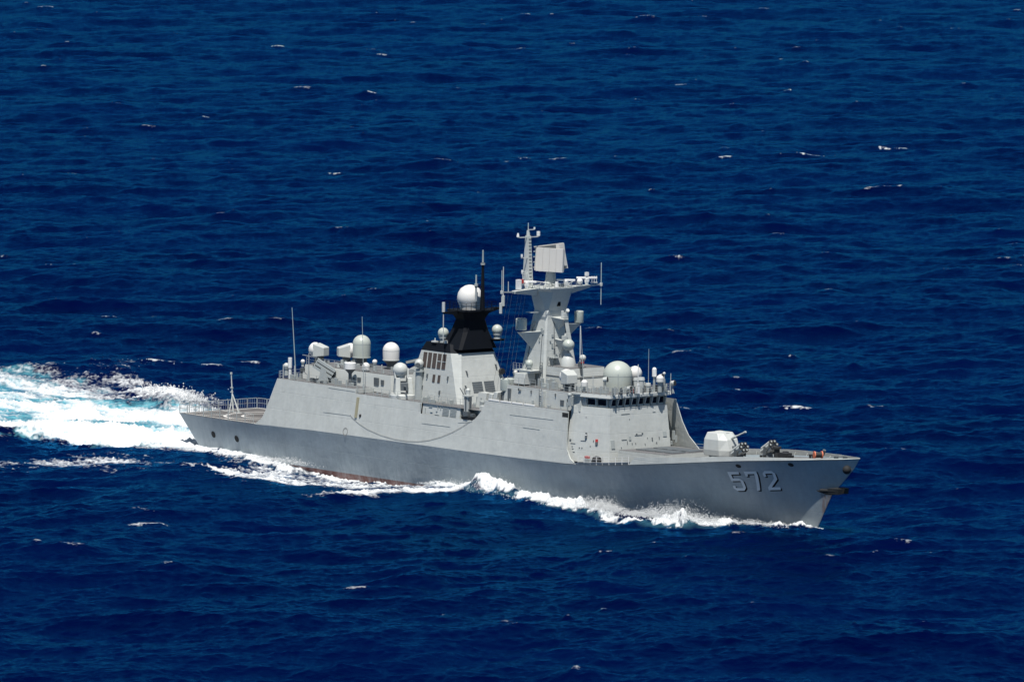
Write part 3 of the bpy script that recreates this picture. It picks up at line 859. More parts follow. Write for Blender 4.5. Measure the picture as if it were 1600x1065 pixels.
g = MB(); g.hexa([gp(0.6, -.34, 3.40), gp(0.6, .34, 3.40), gp(2.2, .34, 1.2), gp(2.2, -.34, 1.2)], [gp(0.85, -.34, 3.42), gp(0.85, .34, 3.42), gp(2.32, .34, 1.3), gp(2.32, -.34, 1.3)]); g.build('barrel_slot', 'dark_fitting', gt)
g = MB(); g.cyl(gp(0.8, 0, 2.45), gp(2.3, 0, 3.1), 0.2, 0.18, 12); g.cyl(gp(2.3, 0, 3.1), gp(3.9, 0, 3.79), 0.11, 0.09, 10); g.cyl(gp(3.75, 0, 3.72), gp(4.05, 0, 3.85), 0.13, 0.13, 10); g.build('gun_barrel', 'light', gt)
g = MB(); g.hexa([gp(-1.0, -.5, 3.44), gp(-.2, -.5, 3.44), gp(-.2, .5, 3.44), gp(-1.0, .5, 3.44)], [gp(-.9, -.4, 3.6), gp(-.4, -.4, 3.6), gp(-.4, .4, 3.6), gp(-.9, .4, 3.6)]); g.build('turret_hatch', 'light', gt)

# ---- rocket launchers with six barrels
def rocket(x, y, az):
    z = kn_z(x) - 0.05
    root = bpy.data.objects.new('rocket_launcher', None); COL.objects.link(root); root.parent = ship
    R = Matrix.Rotation(az, 3, 'Z') @ Matrix.Rotation(math.radians(-28), 3, 'Y')
    b = MB(); b.cyl((x, y, z), (x, y, z + 0.75), 0.55, 0.4, 14)
    for s in (-1, 1): b.box(Vector((x, y, z + 1.0)) + Matrix.Rotation(az, 3, 'Z') @ Vector((0, s * .72, 0)), (.5, .12, 1.0), Matrix.Rotation(az, 3, 'Z'))
    b.build('mount', 'dark_fitting', root)
    c = Vector((x, y, z + 1.3)); t = MB(); d = MB()
    for a, r in [(i * math.pi / 3, 0.50) for i in range(6)]:
        o = Vector((0, r * math.cos(a), r * math.sin(a)))
        t.cyl(c + R @ (Vector((-1.2, 0, 0)) + o), c + R @ (Vector((1.05, 0, 0)) + o), .23, .23, 12)
        d.cyl(c + R @ (Vector((1.0, 0, 0)) + o), c + R @ (Vector((1.2, 0, 0)) + o), .245, .245, 12)
        d.cyl(c + R @ (Vector((1.195, 0, 0)) + o), c + R @ (Vector((1.21, 0, 0)) + o), .12, .12, 8, 1)
    t.build('launch_tube', 'light', root); d.build('muzzle', ['rubber', 'fitting'], root)
rocket(47.0, -2.6, math.radians(-8)); rocket(46.9, 2.5, math.radians(-8))

# ---- foredeck gear
wz = MB(); z = kn_z(52.6)
wz.cyl((51.9, -.6, z), (51.9, -.6, z + 1.25), .42, .36, 12); wz.cyl((51.9, -.6, z + 1.25), (51.9, -.6, z + 1.5), .58, .58, 12)
wz.box((53.0, -.2, z + .4), (1.5, 1.1, .8)); wz.cyl((51.9, .9, z), (51.9, .9, z + .8), .35, .4, 10)
wz.build('anchor_windlass', 'rubber', ship)
bo = MB()
for x, y in ((55.0, -1.2), (55.6, -1.2), (56.2, 1.3), (56.8, 1.3), (44.5, -4.9), (45.1, -4.8), (49.3, -1.0), (49.9, -1.0)):
    z = kn_z(x); bo.cyl((x, y, z), (x, y, z + .5), .16, .2, 8)
build_each(bo, 'bollard', 'rubber', ship)
rz = kn_z(59.2)
rl = bpy.data.objects.new('rope_reel', None); COL.objects.link(rl); rl.parent = ship
a0, a1 = Vector((58.95, -0.45, rz + .52)), Vector((59.35, 0.45, rz + .52)); d = (a1 - a0).normalized()
r_ = MB(); r_.cyl(a0, a1, .36, .36, 16); r_.build('drum', 'rubber', rl)
r_ = MB()
for p in (a0, a1): r_.cyl(p - d * .07, p + d * .07, .48, .48, 18)
build_each(r_, 'flange', 'orange', rl)
ck = MB()
for x, y in ((62.6, 0.0), (64.2, 0.1)): z = kn_z(x); ck.box((x, y, z + .15), (.5, .35, .3))
ck.cyl((57.6, 2.2, kn_z(57.6) + .4), (57.9, 2.2, kn_z(57.9) + 1.0), .22, .22, 10)
build_each(ck, 'chock', 'dark_fitting', ship)

# ---- helpers for deck fittings
def part_root(name, parent=ship):
    o = bpy.data.objects.new(name, None); COL.objects.link(o); o.parent = parent; return o
def whip(x, y, z, h, dx=0.0, dy=0.0, r=0.06, mat='fitting', name='whip_antenna'):
    m = MB(); m.cyl((x, y, z), (x, y, z + .7), .16, .12, 8); m.cyl((x, y, z + .7), (x + dx, y + dy, z + h), r, r * .5, 6)
    return m.build(name, mat, ship)
def sat_dome(x, y, z, r, h, ped, mat, name='radome', cone=0.0, pedr=0.5, pmat='fitting', bulge=0.04):
    m = MB(); m.dome((x, y, z + ped), r, h, 36, 0, bulge)
    o = m.build(name, mat, ship, smooth=60)
    q = MB(); q.lathe((x, y, z + ped + h - .03), [(r * .99, 0), (r * 1.006, .005), (r * 1.006, .055), (r * .99, .06)], n=36); q2 = MB(); q2.lathe((x, y, z + ped + .02), [(r * .97, 0), (r * 1.02, .01), (r * 1.02, .09), (r * .97, .1)], n=36); q.build('seam_ring', 'fitting', o, smooth=40); q2.build('seam_ring', 'fitting', o, smooth=40)
    if ped > 0:
        p = MB()
        if cone > 0: p.cyl((x, y, z), (x, y, z + ped - cone), pedr, pedr, 18); p.cyl((x, y, z + ped - cone), (x, y, z + ped - .005), pedr, r * .97, 24)
        else: p.cyl((x, y, z), (x, y, z + ped - .005), pedr, pedr, 18)
        p.build('pedestal', pmat, o)
    return o
def ball_head(x, y, z, r, ped, mat='radome', name='ball_radome', pr=None):
    m = MB(); m.ball((x, y, z), r, 24); o = m.build(name, mat, ship, smooth=80)
    p = MB(); pr = pr or r * .55
    p.cyl((x, y, z - r - ped), (x, y, z - r * .8), pr * 1.25, pr, 14); p.cyl((x, y, z - r * .95), (x, y, z - r * .6), r * .8, r * .82, 18)
    p.build('pedestal', 'fitting', o); return o
def director(x, y, z, az):
    """fire control radar: round radome nose, angular housing behind, pedestal below"""
    R = Matrix.Rotation(az, 3, 'Z'); c = Vector((x, y, z))
    root = part_root('fire_control_radar')
    m = MB(); m.lathe(c + R @ Vector((.35, 0, .05)), [(0.92, -.15), (1.0, .15), (.97, .45), (.82, .72), (.55, .95), (.2, 1.06), (0, 1.08)], tuple(R @ Vector((1, 0, .06))), 32); m.build('radome', 'white_radome', root, smooth=60)
    m = MB()
    q = lambda a, b, k: tuple(c + R @ Vector((a, b, k)))
    m.hexa([q(.4, -.95, -.95), q(.4, .95, -.95), q(-1.25, .75, -.75), q(-1.25, -.75, -.75)], [q(.4, -.95, .95), q(.4, .95, .95), q(-1.25, .75, .45), q(-1.25, -.75, .45)])
    m.build('housing', 'light', root, smooth=0, bevel=.1)
    m = MB(); m.cyl(q(0, 0, -2.0), q(0, 0, -.9), .75, .5, 18); m.cyl(q(0, 0, -2.05), q(0, 0, -1.75), .95, .95, 20)
    for s in (-1, 1): m.box(q(-.1, s * .6, -.95), (.7, .2, .8), R)
    m.build('pedestal', 'dark_fitting', root); return root
def clutter(mb, x0, x1, y0, y1, z, n, seed, smin=.2, smax=.7, hmax=.9):
    r = random.Random(seed)
    for i in range(n):
        x, y = r.uniform(x0, x1), r.uniform(y0, y1); s = r.uniform(smin, smax); h_ = r.uniform(.25, hmax)
        if r.random() < .55: mb.box((x, y, z + h_ / 2), (s, s * r.uniform(.4, 1.2), h_))
        else: mb.cyl((x, y, z), (x, y, z + h_), s * .4, s * .35, 9)

# ---- hangar deckhouse and what stands on it
hd = MB()
hd.hexa([(-43.2, -4.0, 11.19), (-23.2, -4.0, 10.57), (-23.2, 4.0, 10.57), (-43.2, 4.0, 11.19)], [(-42.7, -3.65, 13.1), (-23.9, -3.65, 13.1), (-23.9, 3.65, 13.1), (-42.7, 3.65, 13.1)])
house = hd.build('hangar_deckhouse', 'light', ship)
t = MB(); t.box((-33.3, 0, 13.13), (18.7, 7.2, .04)); t.build('roof_deck', 'deck', house)
v = MB()
for x, w, h_ in ((-30.4, .7, .45), (-31.6, .25, .25), (-26.6, 1.0, 1.0), (-25.3, .6, .6), (-36.0, .35, .5), (-36.5, .3, .3)):
    v.box((x, -3.93, 12.1), (w, .12, h_))
build_each(v, 'wall_vent', 'dark_fitting', house)
hr = MB()
for x in (-34.4, -33.6, -32.8):
    hr.cyl((x, -3.1, 13.15), (x, -3.1, 13.75), .22, .18, 9); hr.ball((x, -3.1, 13.9), .28, 10)
hr.box((-36.0, -2.6, 13.6), (2.6, .22, .2)); hr.cyl((-36.6, -2.6, 13.1), (-36.6, -2.6, 13.55), .3, .2, 10)
clutter(hr, -32, -25, -3.2, 3.2, 13.15, 9, 4); build_each(hr, 'roof_fitting', 'fitting', house)
director(-43.9, -0.4, 14.45 + .35, math.radians(200)); director(-40.6, 1.9, 14.6 + .25, math.radians(62))
sat_dome(-37.4, 2.0, 13.1, 1.24, 1.9, 1.05, 'radome', name='large_radome', pedr=.75, pmat='dark_fitting')
sat_dome(-30.9, 2.0, 13.1, 1.15, 1.35, 1.2, 'white_radome', name='white_radome', cone=.45, pedr=.6, pmat='dark_fitting')
sat_dome(-30.1, -3.0, 13.1, .55, .55, .15, 'white_radome', name='small_radome', pedr=.35)
ball_head(-29.3, -2.1, 14.45, .34, .9, 'white_radome')
m = MB(); m.lathe((-31.0, -5.0, 13.45), [(.6, 0), (.78, .05), (.78, .85), (.7, .93), (0, .95)], n=28); o = m.build('drum_antenna', 'white', ship, smooth=40)
m = MB(); m.cyl((-31, -5, 11.19), (-31, -5, 12.9), .24, .24, 12); m.cyl((-31, -5, 12.9), (-31, -5, 13.4), .25, .72, 20); m.cyl((-31, -5, 11.19), (-31, -5, 11.6), .5, .3, 12); m.build('pedestal', 'dark_fitting', o)

# ---- decoy launchers with stacked tubes
def decoy(x, y, z, az, n=3, mat='fitting'):
    root = part_root('decoy_launcher'); A = Matrix.Rotation(az, 3, 'Z'); R = A @ Matrix.Rotation(math.radians(-32), 3, 'Y')
    b = MB(); b.cyl((x, y, z), (x, y, z + .35), .85, .75, 18)
    for s in (-1, 1):
        q = lambda a, k: tuple(Vector((x, y, z)) + A @ Vector((a, s * 1.05, k)))
        q2 = lambda a, k: tuple(Vector((x, y, z)) + A @ Vector((a, s * .9, k)))
        b.hexa([q(-.7, .3), q(.7, .3), q(.35, 2.1), q(-.2, 2.1)], [q2(-.7, .3), q2(.7, .3), q2(.35, 2.1), q2(-.2, 2.1)])
    b.build('mount', 'fitting', root)
    t = MB(); c = Vector((x, y, z + 2.0))
    for j in range(n):
        for i in range(3):
            o = Vector((0, (i - 1) * .55, (j - (n - 1) / 2) * .5))
            t.box(c + R @ (o + Vector((-.1, 0, 0))), (2.9, .42, .36), R)
            t.box(c + R @ (o + Vector((1.36, 0, 0))), (.03, .36, .30), R, 1)
    t.build('launch_tube', [mat, 'void'], root, bevel=0.0)
decoy(-36.6, -5.2, 11.2, math.radians(-129)); decoy(-27.9, 4.4, 11.2, math.radians(50), 3, 'light')
m = MB(); m.hexa([(-29.6, 3.6, 13.9), (-26.3, 3.2, 14.6), (-26.3, 5.2, 14.6), (-29.6, 5.4, 13.9)], [(-29.7, 3.6, 14.2), (-26.4, 3.2, 14.9), (-26.4, 5.2, 14.9), (-29.7, 5.4, 14.2)]); m.build('launcher_cover', 'light', ship)

m = MB(); clutter(m, -43.5, -29, -6.5, -4.3, 11.19, 20, 61, .2, .6, .9); clutter(m, -43.5, -29, 4.3, 6.3, 11.19, 8, 62, .2, .7, 1.2); clutter(m, -42, -24.5, -3.2, 3.4, 13.15, 18, 63, .2, .6, .8)
build_each(m, 'roof_fitting', 'fitting', house)
m = MB(); clutter(m, -42, -24.5, -3.2, 3.0, 13.15, 8, 64, .2, .5, .6); clutter(m, -43.5, -29, -6.3, -4.5, 11.19, 6, 65, .2, .5, .7)
build_each(m, 'roof_fitting', 'dark_fitting', house)
# aft corner of the hangar roof
ball_head(-44.0, -5.9, 12.9, .42, .9, 'light', 'signal_lamp')
m = MB(); m.cyl((-43.2, -5.9, 11.2), (-43.2, -5.9, 13.9), .2, .2, 10); m.cyl((-43.2, -5.9, 12.7), (-43.2, -5.9, 14.1), .28, .28, 12); m.build('pillar_antenna', 'white', ship)
m = MB(); m.cyl((-44.2, -6.3, 11.2), (-44.2, -6.3, 13.1), .07, .05, 6); m.cyl((-41.3, -6.6, 11.2), (-41.3, -6.6, 13.2), .07, .05, 6); build_each(m, 'light_pole', 'light', ship)
whip(-41.8, -6.0, 11.2, 9.8, -1.2, .2, .07); whip(-26.5, -6.2, 11.2, 9.8, -.6, .1, .06)
m = MB(); m.cyl((-39.4, -5.6, 11.2), (-39.4, -5.6, 15.0), .07, .05, 6); m.box((-39.6, -5.3, 14.6), (3.2, .08, .08)); m.cyl((-39.4, -5.6, 11.2), (-39.4, -5.6, 12.6), .16, .1, 8); m.build('signal_gallows', 'fitting', ship)
m = MB(); m.cyl((-41.9, -4.9, 11.2), (-41.9, -4.9, 12.3), .15, .12, 8); m.box((-41.7, -4.9, 12.5), (.5, .5, .5)); m.cyl((-41.4, -5.0, 12.4), (-40.1, -5.4, 12.0), .06, .05, 6); m.build('machine_gun', 'dark_fitting', ship)
ball_head(-42.8, -4.0, 13.5, .3, .4, 'white_radome', 'ball_radome')
y0 = lambda x: -(side_y(x, 11.2) - .15)
railing([(-44.4, y0(-44.4), 11.2), (-36, y0(-36), 11.2), (-27.1, y0(-27), 11.2)], step=2.0)
railing([(-44.4, -6.6, 11.2), (-44.4, 6.6, 11.2)], step=1.8)
y1 = lambda x: -(side_y(x, 10.6) - .15)
railing([(-26.8, y1(-26.8), 10.57), (-12.8, y1(-12.8), 10.57)], step=1.7)
railing([(-42.6, -3.5, 13.1), (-24, -3.5, 13.1)], step=2.0)

# ---- close-in gun beside the funnel
cw = part_root('close_in_gun'); cx, cy, cz = -19.0, -5.3, 10.57
m = MB(); m.lathe((cx, cy, cz), [(1.85, 0), (1.85, .45), (1.7, .6), (1.5, .62)], n=32); m.build('gun_base', 'light', cw)
CA = math.radians(-30); CR = Matrix.Rotation(CA, 3, 'Z')
cq = lambda a, b, k: tuple(Vector((cx, cy, cz)) + CR @ Vector((a, b, k)))
m = MB()
for s in (-1, 1):
    m.hexa([cq(-1.3, s * .5, .62), cq(1.0, s * .5, .62), cq(1.0, s * 1.25, .62), cq(-1.3, s * 1.25, .62)], [cq(-1.1, s * .5, 2.75), cq(.5, s * .5, 2.75), cq(.5, s * 1.1, 2.75), cq(-1.1, s * 1.1, 2.75)])
m.build('gun_housing', 'grey', cw, smooth=0, bevel=.06)
m = MB(); m.hexa([cq(-.9, -.49, 1.0), cq(1.15, -.49, 1.1), cq(1.15, .49, 1.1), cq(-.9, .49, 1.0)], [cq(-.9, -.49, 2.2), cq(1.1, -.49, 2.05), cq(1.1, .49, 2.05), cq(-.9, .49, 2.2)]); m.build('ammunition_box', 'dark_fitting', cw)
m = MB(); m.cyl(cq(.9, 0, 1.65), cq(2.9, 0, 1.8), .16, .13, 10); m.build('gun_barrel', 'dark_fitting', cw)
m = MB(); m.lathe(cq(-.3, -.4, 3.75), [(.45, -.9), (.8, -.65), (1.0, -.2), (1.02, .15), (.85, .6), (.5, .9), (0, 1.0)], tuple(CR @ Vector((-.55, 0, .83))), 28); m.build('tracking_radome', 'light', cw, smooth=60)
m = MB(); m.cyl(cq(-.3, -.3, 2.7), cq(-.3, -.3, 3.3), .55, .5, 16)
for s in (-1, 1): m.hexa([cq(-.5, s * .75 - .3, 2.7), cq(.3, s * .75 - .3, 2.7), cq(.3, s * .95 - .3, 2.7), cq(-.5, s * .95 - .3, 2.7)], [cq(-.3, s * .8 - .3, 4.0), cq(.1, s * .8 - .3, 4.0), cq(.1, s * 1. - .3, 4.0), cq(-.3, s * 1. - .3, 4.0)])
m.build('yoke', 'light', cw)
od = part_root('optical_director'); ox_, oy_ = -16.4, -4.7
m = MB(); m.ball((ox_, oy_, 15.4), .62, 24); m.build('head', 'light', od, smooth=60)
m = MB(); m.cyl((ox_ + .25, oy_ - .35, 15.3), (ox_ + .55, oy_ - .75, 15.3), .3, .28, 14); m.box((ox_ + .1, oy_ + .72, 15.4), (.35, .25, .5)); build_each(m, 'lens', 'dark_fitting', od)
m = MB(); m.cyl((ox_, oy_, 12.5), (ox_, oy_, 14.7), .52, .48, 18); m.cyl((ox_, oy_, 14.3), (ox_, oy_, 14.5), .7, .7, 18); m.cyl((ox_, oy_, 10.57), (ox_, oy_, 12.5), .6, .52, 18); m.build('pedestal', 'fitting', od)
# ---- funnel block: grey trunk, black cap, black tower with the white radome
fn = part_root('funnel')
ZB, ZT = 10.57, 17.2
b_ = [(-19.4, -4.7), (-8.2, -4.7), (-7.7, -4.2), (-7.7, 4.2), (-8.2, 4.7), (-19.4, 4.7)]
t_ = [(-17.1, -3.75), (-10.9, -3.75), (-9.75, -2.85), (-9.75, 2.85), (-10.9, 3.75), (-17.1, 3.75)]
m = MB(); m.hexa([(x, y, ZB) for x, y in b_], [(x, y, ZT) for x, y in t_]); trunk = m.build('trunk', 'grey', fn, smooth=0)
def fl(x, z, off=.03):          # point on the starboard face of the trunk
    k = (z - ZB) / (ZT - ZB); return (x, -4.7 + .95 * k - off, z)
def ff(y, z, off=.03):          # point on the forward face
    k = (z - ZB) / (ZT - ZB); return (-7.7 - 2.05 * k + off, y, z)
def on_side(pts, name, mat, parent, f, th=.06):
    m = MB(); m.hexa([f(a, b, 0.002) for a, b in pts], [f(a, b, th) for a, b in pts]); return m.build(name, mat, parent, smooth=0)
for i in range(5):
    x0 = -16.5 + i * 1.03; w = .74
    lv = on_side([(x0, 14.95), (x0 + w, 14.95), (x0 + w, 16.95), (x0, 16.95)], 'intake_louvre', 'louvre', trunk, fl)
    if i >= 3: on_side([(x0, 15.9), (x0 + w, 15.9), (x0 + w, 16.0), (x0, 16.0)], 'louvre_bar', 'fitting', trunk, fl, .1)
for x0 in (-14.0, -12.9): on_side([(x0, 13.1), (x0 + .5, 13.1), (x0 + .5, 14.1), (x0, 14.1)], 'intake_louvre', 'louvre', trunk, fl)
for y0_ in (-1.9, 0.15):
    for k in range(5):
        on_side([(y0_, 12.0 + k * .3), (y0_ + 1.7, 12.0 + k * .3), (y0_ + 1.7, 12.2 + k * .3), (y0_, 12.2 + k * .3)], 'vent_slat', 'dark_fitting', trunk, ff, .05)
for y_, z_ in ((-2.6, 14.4), (2.6, 15.0), (-3.2, 12.5)): on_side([(y_, z_), (y_ + .16, z_ - .05), (y_ + .1, z_ + .5), (y_ - .06, z_ + .55)], 'bracket', 'dark_fitting', trunk, ff, .2)
for x_, z_ in ((-15.2, 13.6), (-10.8, 13.6), (-16.0, 12.0), (-12.2, 11.6)): on_side([(x_, z_), (x_ + .16, z_), (x_ + .16, z_ + .5), (x_, z_ + .5)], 'bracket', 'dark_fitting', trunk, fl, .2)
m = MB(); m.cyl((-8.7, 3.2, 14.6), (-8.3, 3.2, 14.6), .42, .42, 14); m.build('searchlight', 'rubber', trunk)
m = MB()
t2 = [(-17.1, -3.75), (-10.9, -3.75), (-9.75, -2.85), (-9.75, 2.85), (-10.9, 3.75), (-17.1, 3.75)]
m.hexa([(x * 1 + (.02 if x > -12 else -.03), y * 1.006, 17.205) for x, y in t2], [(-16.5, -3.4, 18.35), (-11.6, -3.3, 18.35), (-10.6, -2.7, 18.1), (-10.6, 2.7, 18.1), (-11.6, 3.3, 18.35), (-16.5, 3.4, 18.35)])
m.build('funnel_cap', 'black', fn, smooth=0)
# black tower: splayed facets up to a flared platform
def ring8(cx, hx, hy, cut, z): return [(cx - hx, -hy + cut, z), (cx - hx + cut, -hy, z), (cx + hx - cut, -hy, z), (cx + hx, -hy + cut, z), (cx + hx, hy - cut, z), (cx + hx - cut, hy, z), (cx - hx + cut, hy, z), (cx - hx, hy - cut, z)]
m = MB(); R_ = [ring8(-11.75, 2.35, 3.3, .35, 17.7), ring8(-11.5, 1.75, 2.2, .45, 20.0), ring8(-11.35, 1.45, 1.75, .5, 21.6), ring8(-11.35, 1.85, 2.3, .6, 22.5), ring8(-11.35, 2.3, 2.8, .7, 22.75), ring8(-11.35, 2.3, 2.8, .7, 22.9)]
vs = [p for r in R_ for p in r]; fs = [tuple(reversed(range(8))), tuple(range(40, 48))]
for j in range(5): fs += [(j * 8 + i, j * 8 + (i + 1) % 8, (j + 1) * 8 + (i + 1) % 8, (j + 1) * 8 + i) for i in range(8)]
m.add(vs, fs)
m.hexa([(-11.1, -5.0, 22.55), (-10.9, -5.0, 22.55), (-10.7, -2.6, 22.3), (-11.4, -2.6, 22.3)], [(-11.1, -5.0, 22.8), (-10.9, -5.0, 22.8), (-10.7, -2.6, 22.88), (-11.4, -2.6, 22.88)])
m.hexa([(-11.1, 5.4, 22.9), (-10.9, 5.4, 22.9), (-10.7, 2.6, 22.3), (-11.4, 2.6, 22.3)], [(-11.1, 5.4, 23.1), (-10.9, 5.4, 23.1), (-10.7, 2.6, 22.88), (-11.4, 2.6, 22.88)])
tower = m.build('funnel_tower', 'black', fn, smooth=0)
railing([(-9.1, -2.6, 22.9), (-9.1, 2.6, 22.9), (-13.6, 2.6, 22.9), (-13.6, -2.6, 22.9), (-9.1, -2.6, 22.9)], parent=fn, mat='black', step=.9, r=.03)
m = MB(); m.lathe((-11.5, 0, 22.9), [(1.35, 0), (1.4, .5), (1.68, 1.1), (1.74, 1.6), (1.62, 2.2), (1.25, 2.8), (.7, 3.15), (.25, 3.27), (0, 3.28)], n=36); m.build('funnel_radome', 'white_radome', fn, smooth=60)
m = MB(); m.cyl((-9.2, .3, 22.9), (-9.2, .3, 28.9), .34, .16, 10); m.box((-9.3, -.2, 26.1), (.2, 1.5, .12)); m.cyl((-9.2, .3, 28.9), (-9.2, .3, 29.3), .2, .2, 8); m.build('pole_mast', 'black', fn)
m = MB(); m.cyl((-9.2, .3, 29.1), (-9.2, .3, 31.0), .13, .1, 8); m.cyl((-9.2, .3, 29.0), (-9.2, .3, 29.25), .3, .3, 10)
m.cyl((-9.3, -.75, 24.2), (-9.3, -.75, 26.3), .14, .14, 8); m.cyl((-9.3, -.75, 26.3), (-9.3, -.75, 27.7), .12, .1, 8); m.cyl((-9.3, -.75, 26.2), (-9.3, -.75, 26.5), .25, .25, 8)
m.build('pole_antenna', 'fitting', fn)
m = MB(); m.cyl((-11.0, -4.95, 22.8), (-11.0, -4.95, 24.1), .22, .22, 10); m.cyl((-11.0, -4.95, 18.8), (-11.0, -4.95, 22.6), .07, .07, 6); m.build('fin_antenna', 'light', fn)
m = MB(); m.cyl((-11.0, 5.35, 23.1), (-11.0, 5.35, 24.5), .24, .24, 10); m.cyl((-11.0, 5.35, 24.5), (-11.0, 5.35, 28.4), .08, .06, 6); m.build('fin_antenna', 'light', fn)
ball_head(-13.9, -2.6, 19.62, .74, .55); ball_head(-9.2, 2.9, 20.15, .72, .5)
m = MB(); m.hexa([(-9.8, 2.2, 18.7), (-8.6, 2.2, 18.7), (-8.6, 3.6, 18.7), (-9.8, 3.6, 18.7)], [(-9.9, 2.0, 18.95), (-8.5, 2.0, 18.95), (-8.5, 3.7, 18.95), (-9.9, 3.7, 18.95)]); m.build('bracket', 'black', fn)
m = MB(); m.cyl((-14.9, -3.2, 18.35), (-14.9, -3.2, 18.9), .08, .08, 6); m.box((-14.7, -3.4, 18.45), (.9, .5, .2)); m.cyl((-12.7, -3.1, 18.35), (-12.7, -3.1, 18.75), .3, .2, 8); build_each(m, 'roof_fitting', 'light', fn)

# ---- boat deck opening: inner wall, louvres, crane, boat
bd = MB()
bd.hexa([(-12.58, -(side_y(-12, 9.15) - .20), 9.0), (-4.6, -(side_y(-5, 9.15) - .20), 9.0), (-4.6, -6.6, 9.0), (-12.58, -6.6, 9.0)], [(-12.58, -(side_y(-12, 10.55) - .20), 10.55), (-4.6, -(side_y(-5, 10.55) - .20), 10.55), (-4.6, -6.6, 10.55), (-12.58, -6.6, 10.55)])
bd.box((-2.0, -5.98, 9.55), (5.0, .16, 2.0)); bd.box((-2.9, -6.55, 9.05), (3.2, 1.2, .1))
bdk = bd.build('boat_deck', 'light', ship)
yb = lambda z: -(side_y(-6, z) - .17)
for x0 in (-7.6, -6.0):
    m = MB()
    for k in range(8): m.box((x0, yb(9.15 + k * .18), 9.15 + k * .18), (1.3, .06, .10))
    m.build('vent_slat', 'fitting', bdk)
for x0 in (-3.6, -1.9):
    m = MB()
    for k in range(8): m.box((x0, -6.09, 9.15 + k * .18), (1.3, .06, .10))
    m.build('vent_slat', 'fitting', bdk)
m = MB()
for x, z, w, h_ in ((-11.9, 9.6, .08, .7), (-9.3, 10.2, .12, .4), (-8.7, 10.15, .14, .4), (-10.9, 10.15, .7, .05), (-10.6, 9.5, .5, .06), (-9.4, 9.25, .9, .06), (-9.5, 9.7, .3, .12)): m.box((x, yb(z), z), (w, .10, h_))
build_each(m, 'wall_fitting', 'fitting', bdk)
cr = part_root('boat_crane')
m = MB(); m.box((-3.2, -6.9, 10.6), (.75, .75, 3.6)); m.cyl((-3.2, -6.9, 12.4), (-3.2, -6.9, 12.9), .3, .3, 12); m.ball((-3.2, -6.9, 13.0), .32, 12); m.box((-3.2, -6.9, 12.3), (1.1, 1.0, .18)); m.build('column', 'light', cr)
m = MB(); m.box((-3.18, -7.3, 11.0), (.28, .06, 2.4)); m.box((-2.7, -6.9, 10.6), (.06, .3, 3.2)); m.build('guide_rail', 'dark_fitting', cr)
bt_ = bpy.data.objects.new('work_boat', None); COL.objects.link(bt_); bt_.parent = ship
m = MB()
P_ = [(-4.3, .0), (-4.1, .4), (-2.4, .6), (-1.2, .5), (-.7, .1)]
lo_ = [(x, -6.95 - y * .6, 8.85) for x, y in P_] + [(x, -6.95 + y * .6, 8.85) for x, y in reversed(P_)]
hi_ = [(x, -6.95 - y, 9.5 + max(0, (x + 3) * .08)) for x, y in P_] + [(x, -6.95 + y, 9.5 + max(0, (x + 3) * .08)) for x, y in reversed(P_)]
m.hexa(lo_, hi_); m.build('boat_hull', 'rubber', bt_, smooth=40)
m = MB(); m.box((-2.9, -7.3, 9.95), (.9, .7, .6)); m.cyl((-3.3, -7.0, 9.6), (-3.6, -7.0, 10.6), .12, .12, 8); m.box((-1.7, -7.2, 9.85), (.5, .6, .4)); m.build('boat_console', 'dark_fitting', bt_)
# life raft canisters standing on their racks and other boxes abreast of the funnel
lr = MB()
for x, y, z in ((-.1, -5.3, 12.0), (1.3, -5.6, 12.35), (-.9, -6.2, 10.4)):
    lr.hexa([(x - .5, y - .5, z - .75), (x + .4, y - .5, z - .75), (x + .4, y + .5, z - .75), (x - .5, y + .5, z - .75)], [(x - .1, y - .45, z + .8), (x + .6, y - .45, z + .8), (x + .6, y + .5, z + .8), (x - .1, y + .5, z + .8)])
build_each(lr, 'raft_rack', 'light', ship, bevel=.08)
m = MB()
m.hexa([(-4.0, -4.9, 10.6), (-2.1, -4.9, 10.6), (-2.1, -3.4, 10.6), (-4.0, -3.4, 10.6)], [(-3.8, -4.6, 12.6), (-2.1, -4.6, 12.6), (-2.1, -3.4, 12.6), (-3.8, -3.4, 12.6)]); m.build('equipment_box', 'light', ship)
m = MB(); clutter(m, -15, -8.5, -6.3, -5.2, 10.57, 12, 21, .2, .6, .9); clutter(m, -6.5, .2, -5.7, -3.0, 10.57, 15, 22, .25, .8, 1.5); clutter(m, -26, -20, -6.4, -4.4, 10.57, 5, 23, .2, .5, .6)
build_each(m, 'deck_fitting', 'fitting', ship)
m = MB()
for a in (-.5, 0, .5): m.cyl((-5.4, -5.4, 11.6), (-5.9 + a, -5.4 + a * .6, 13.0), .08, .06, 6)
m.cyl((-5.4, -5.4, 10.57), (-5.4, -5.4, 11.8), .25, .2, 9); m.build('machine_gun', 'dark_fitting', ship)
railing([(-12.4, -6.3, 10.57), (-4.2, -6.3, 10.57)], step=1.4)

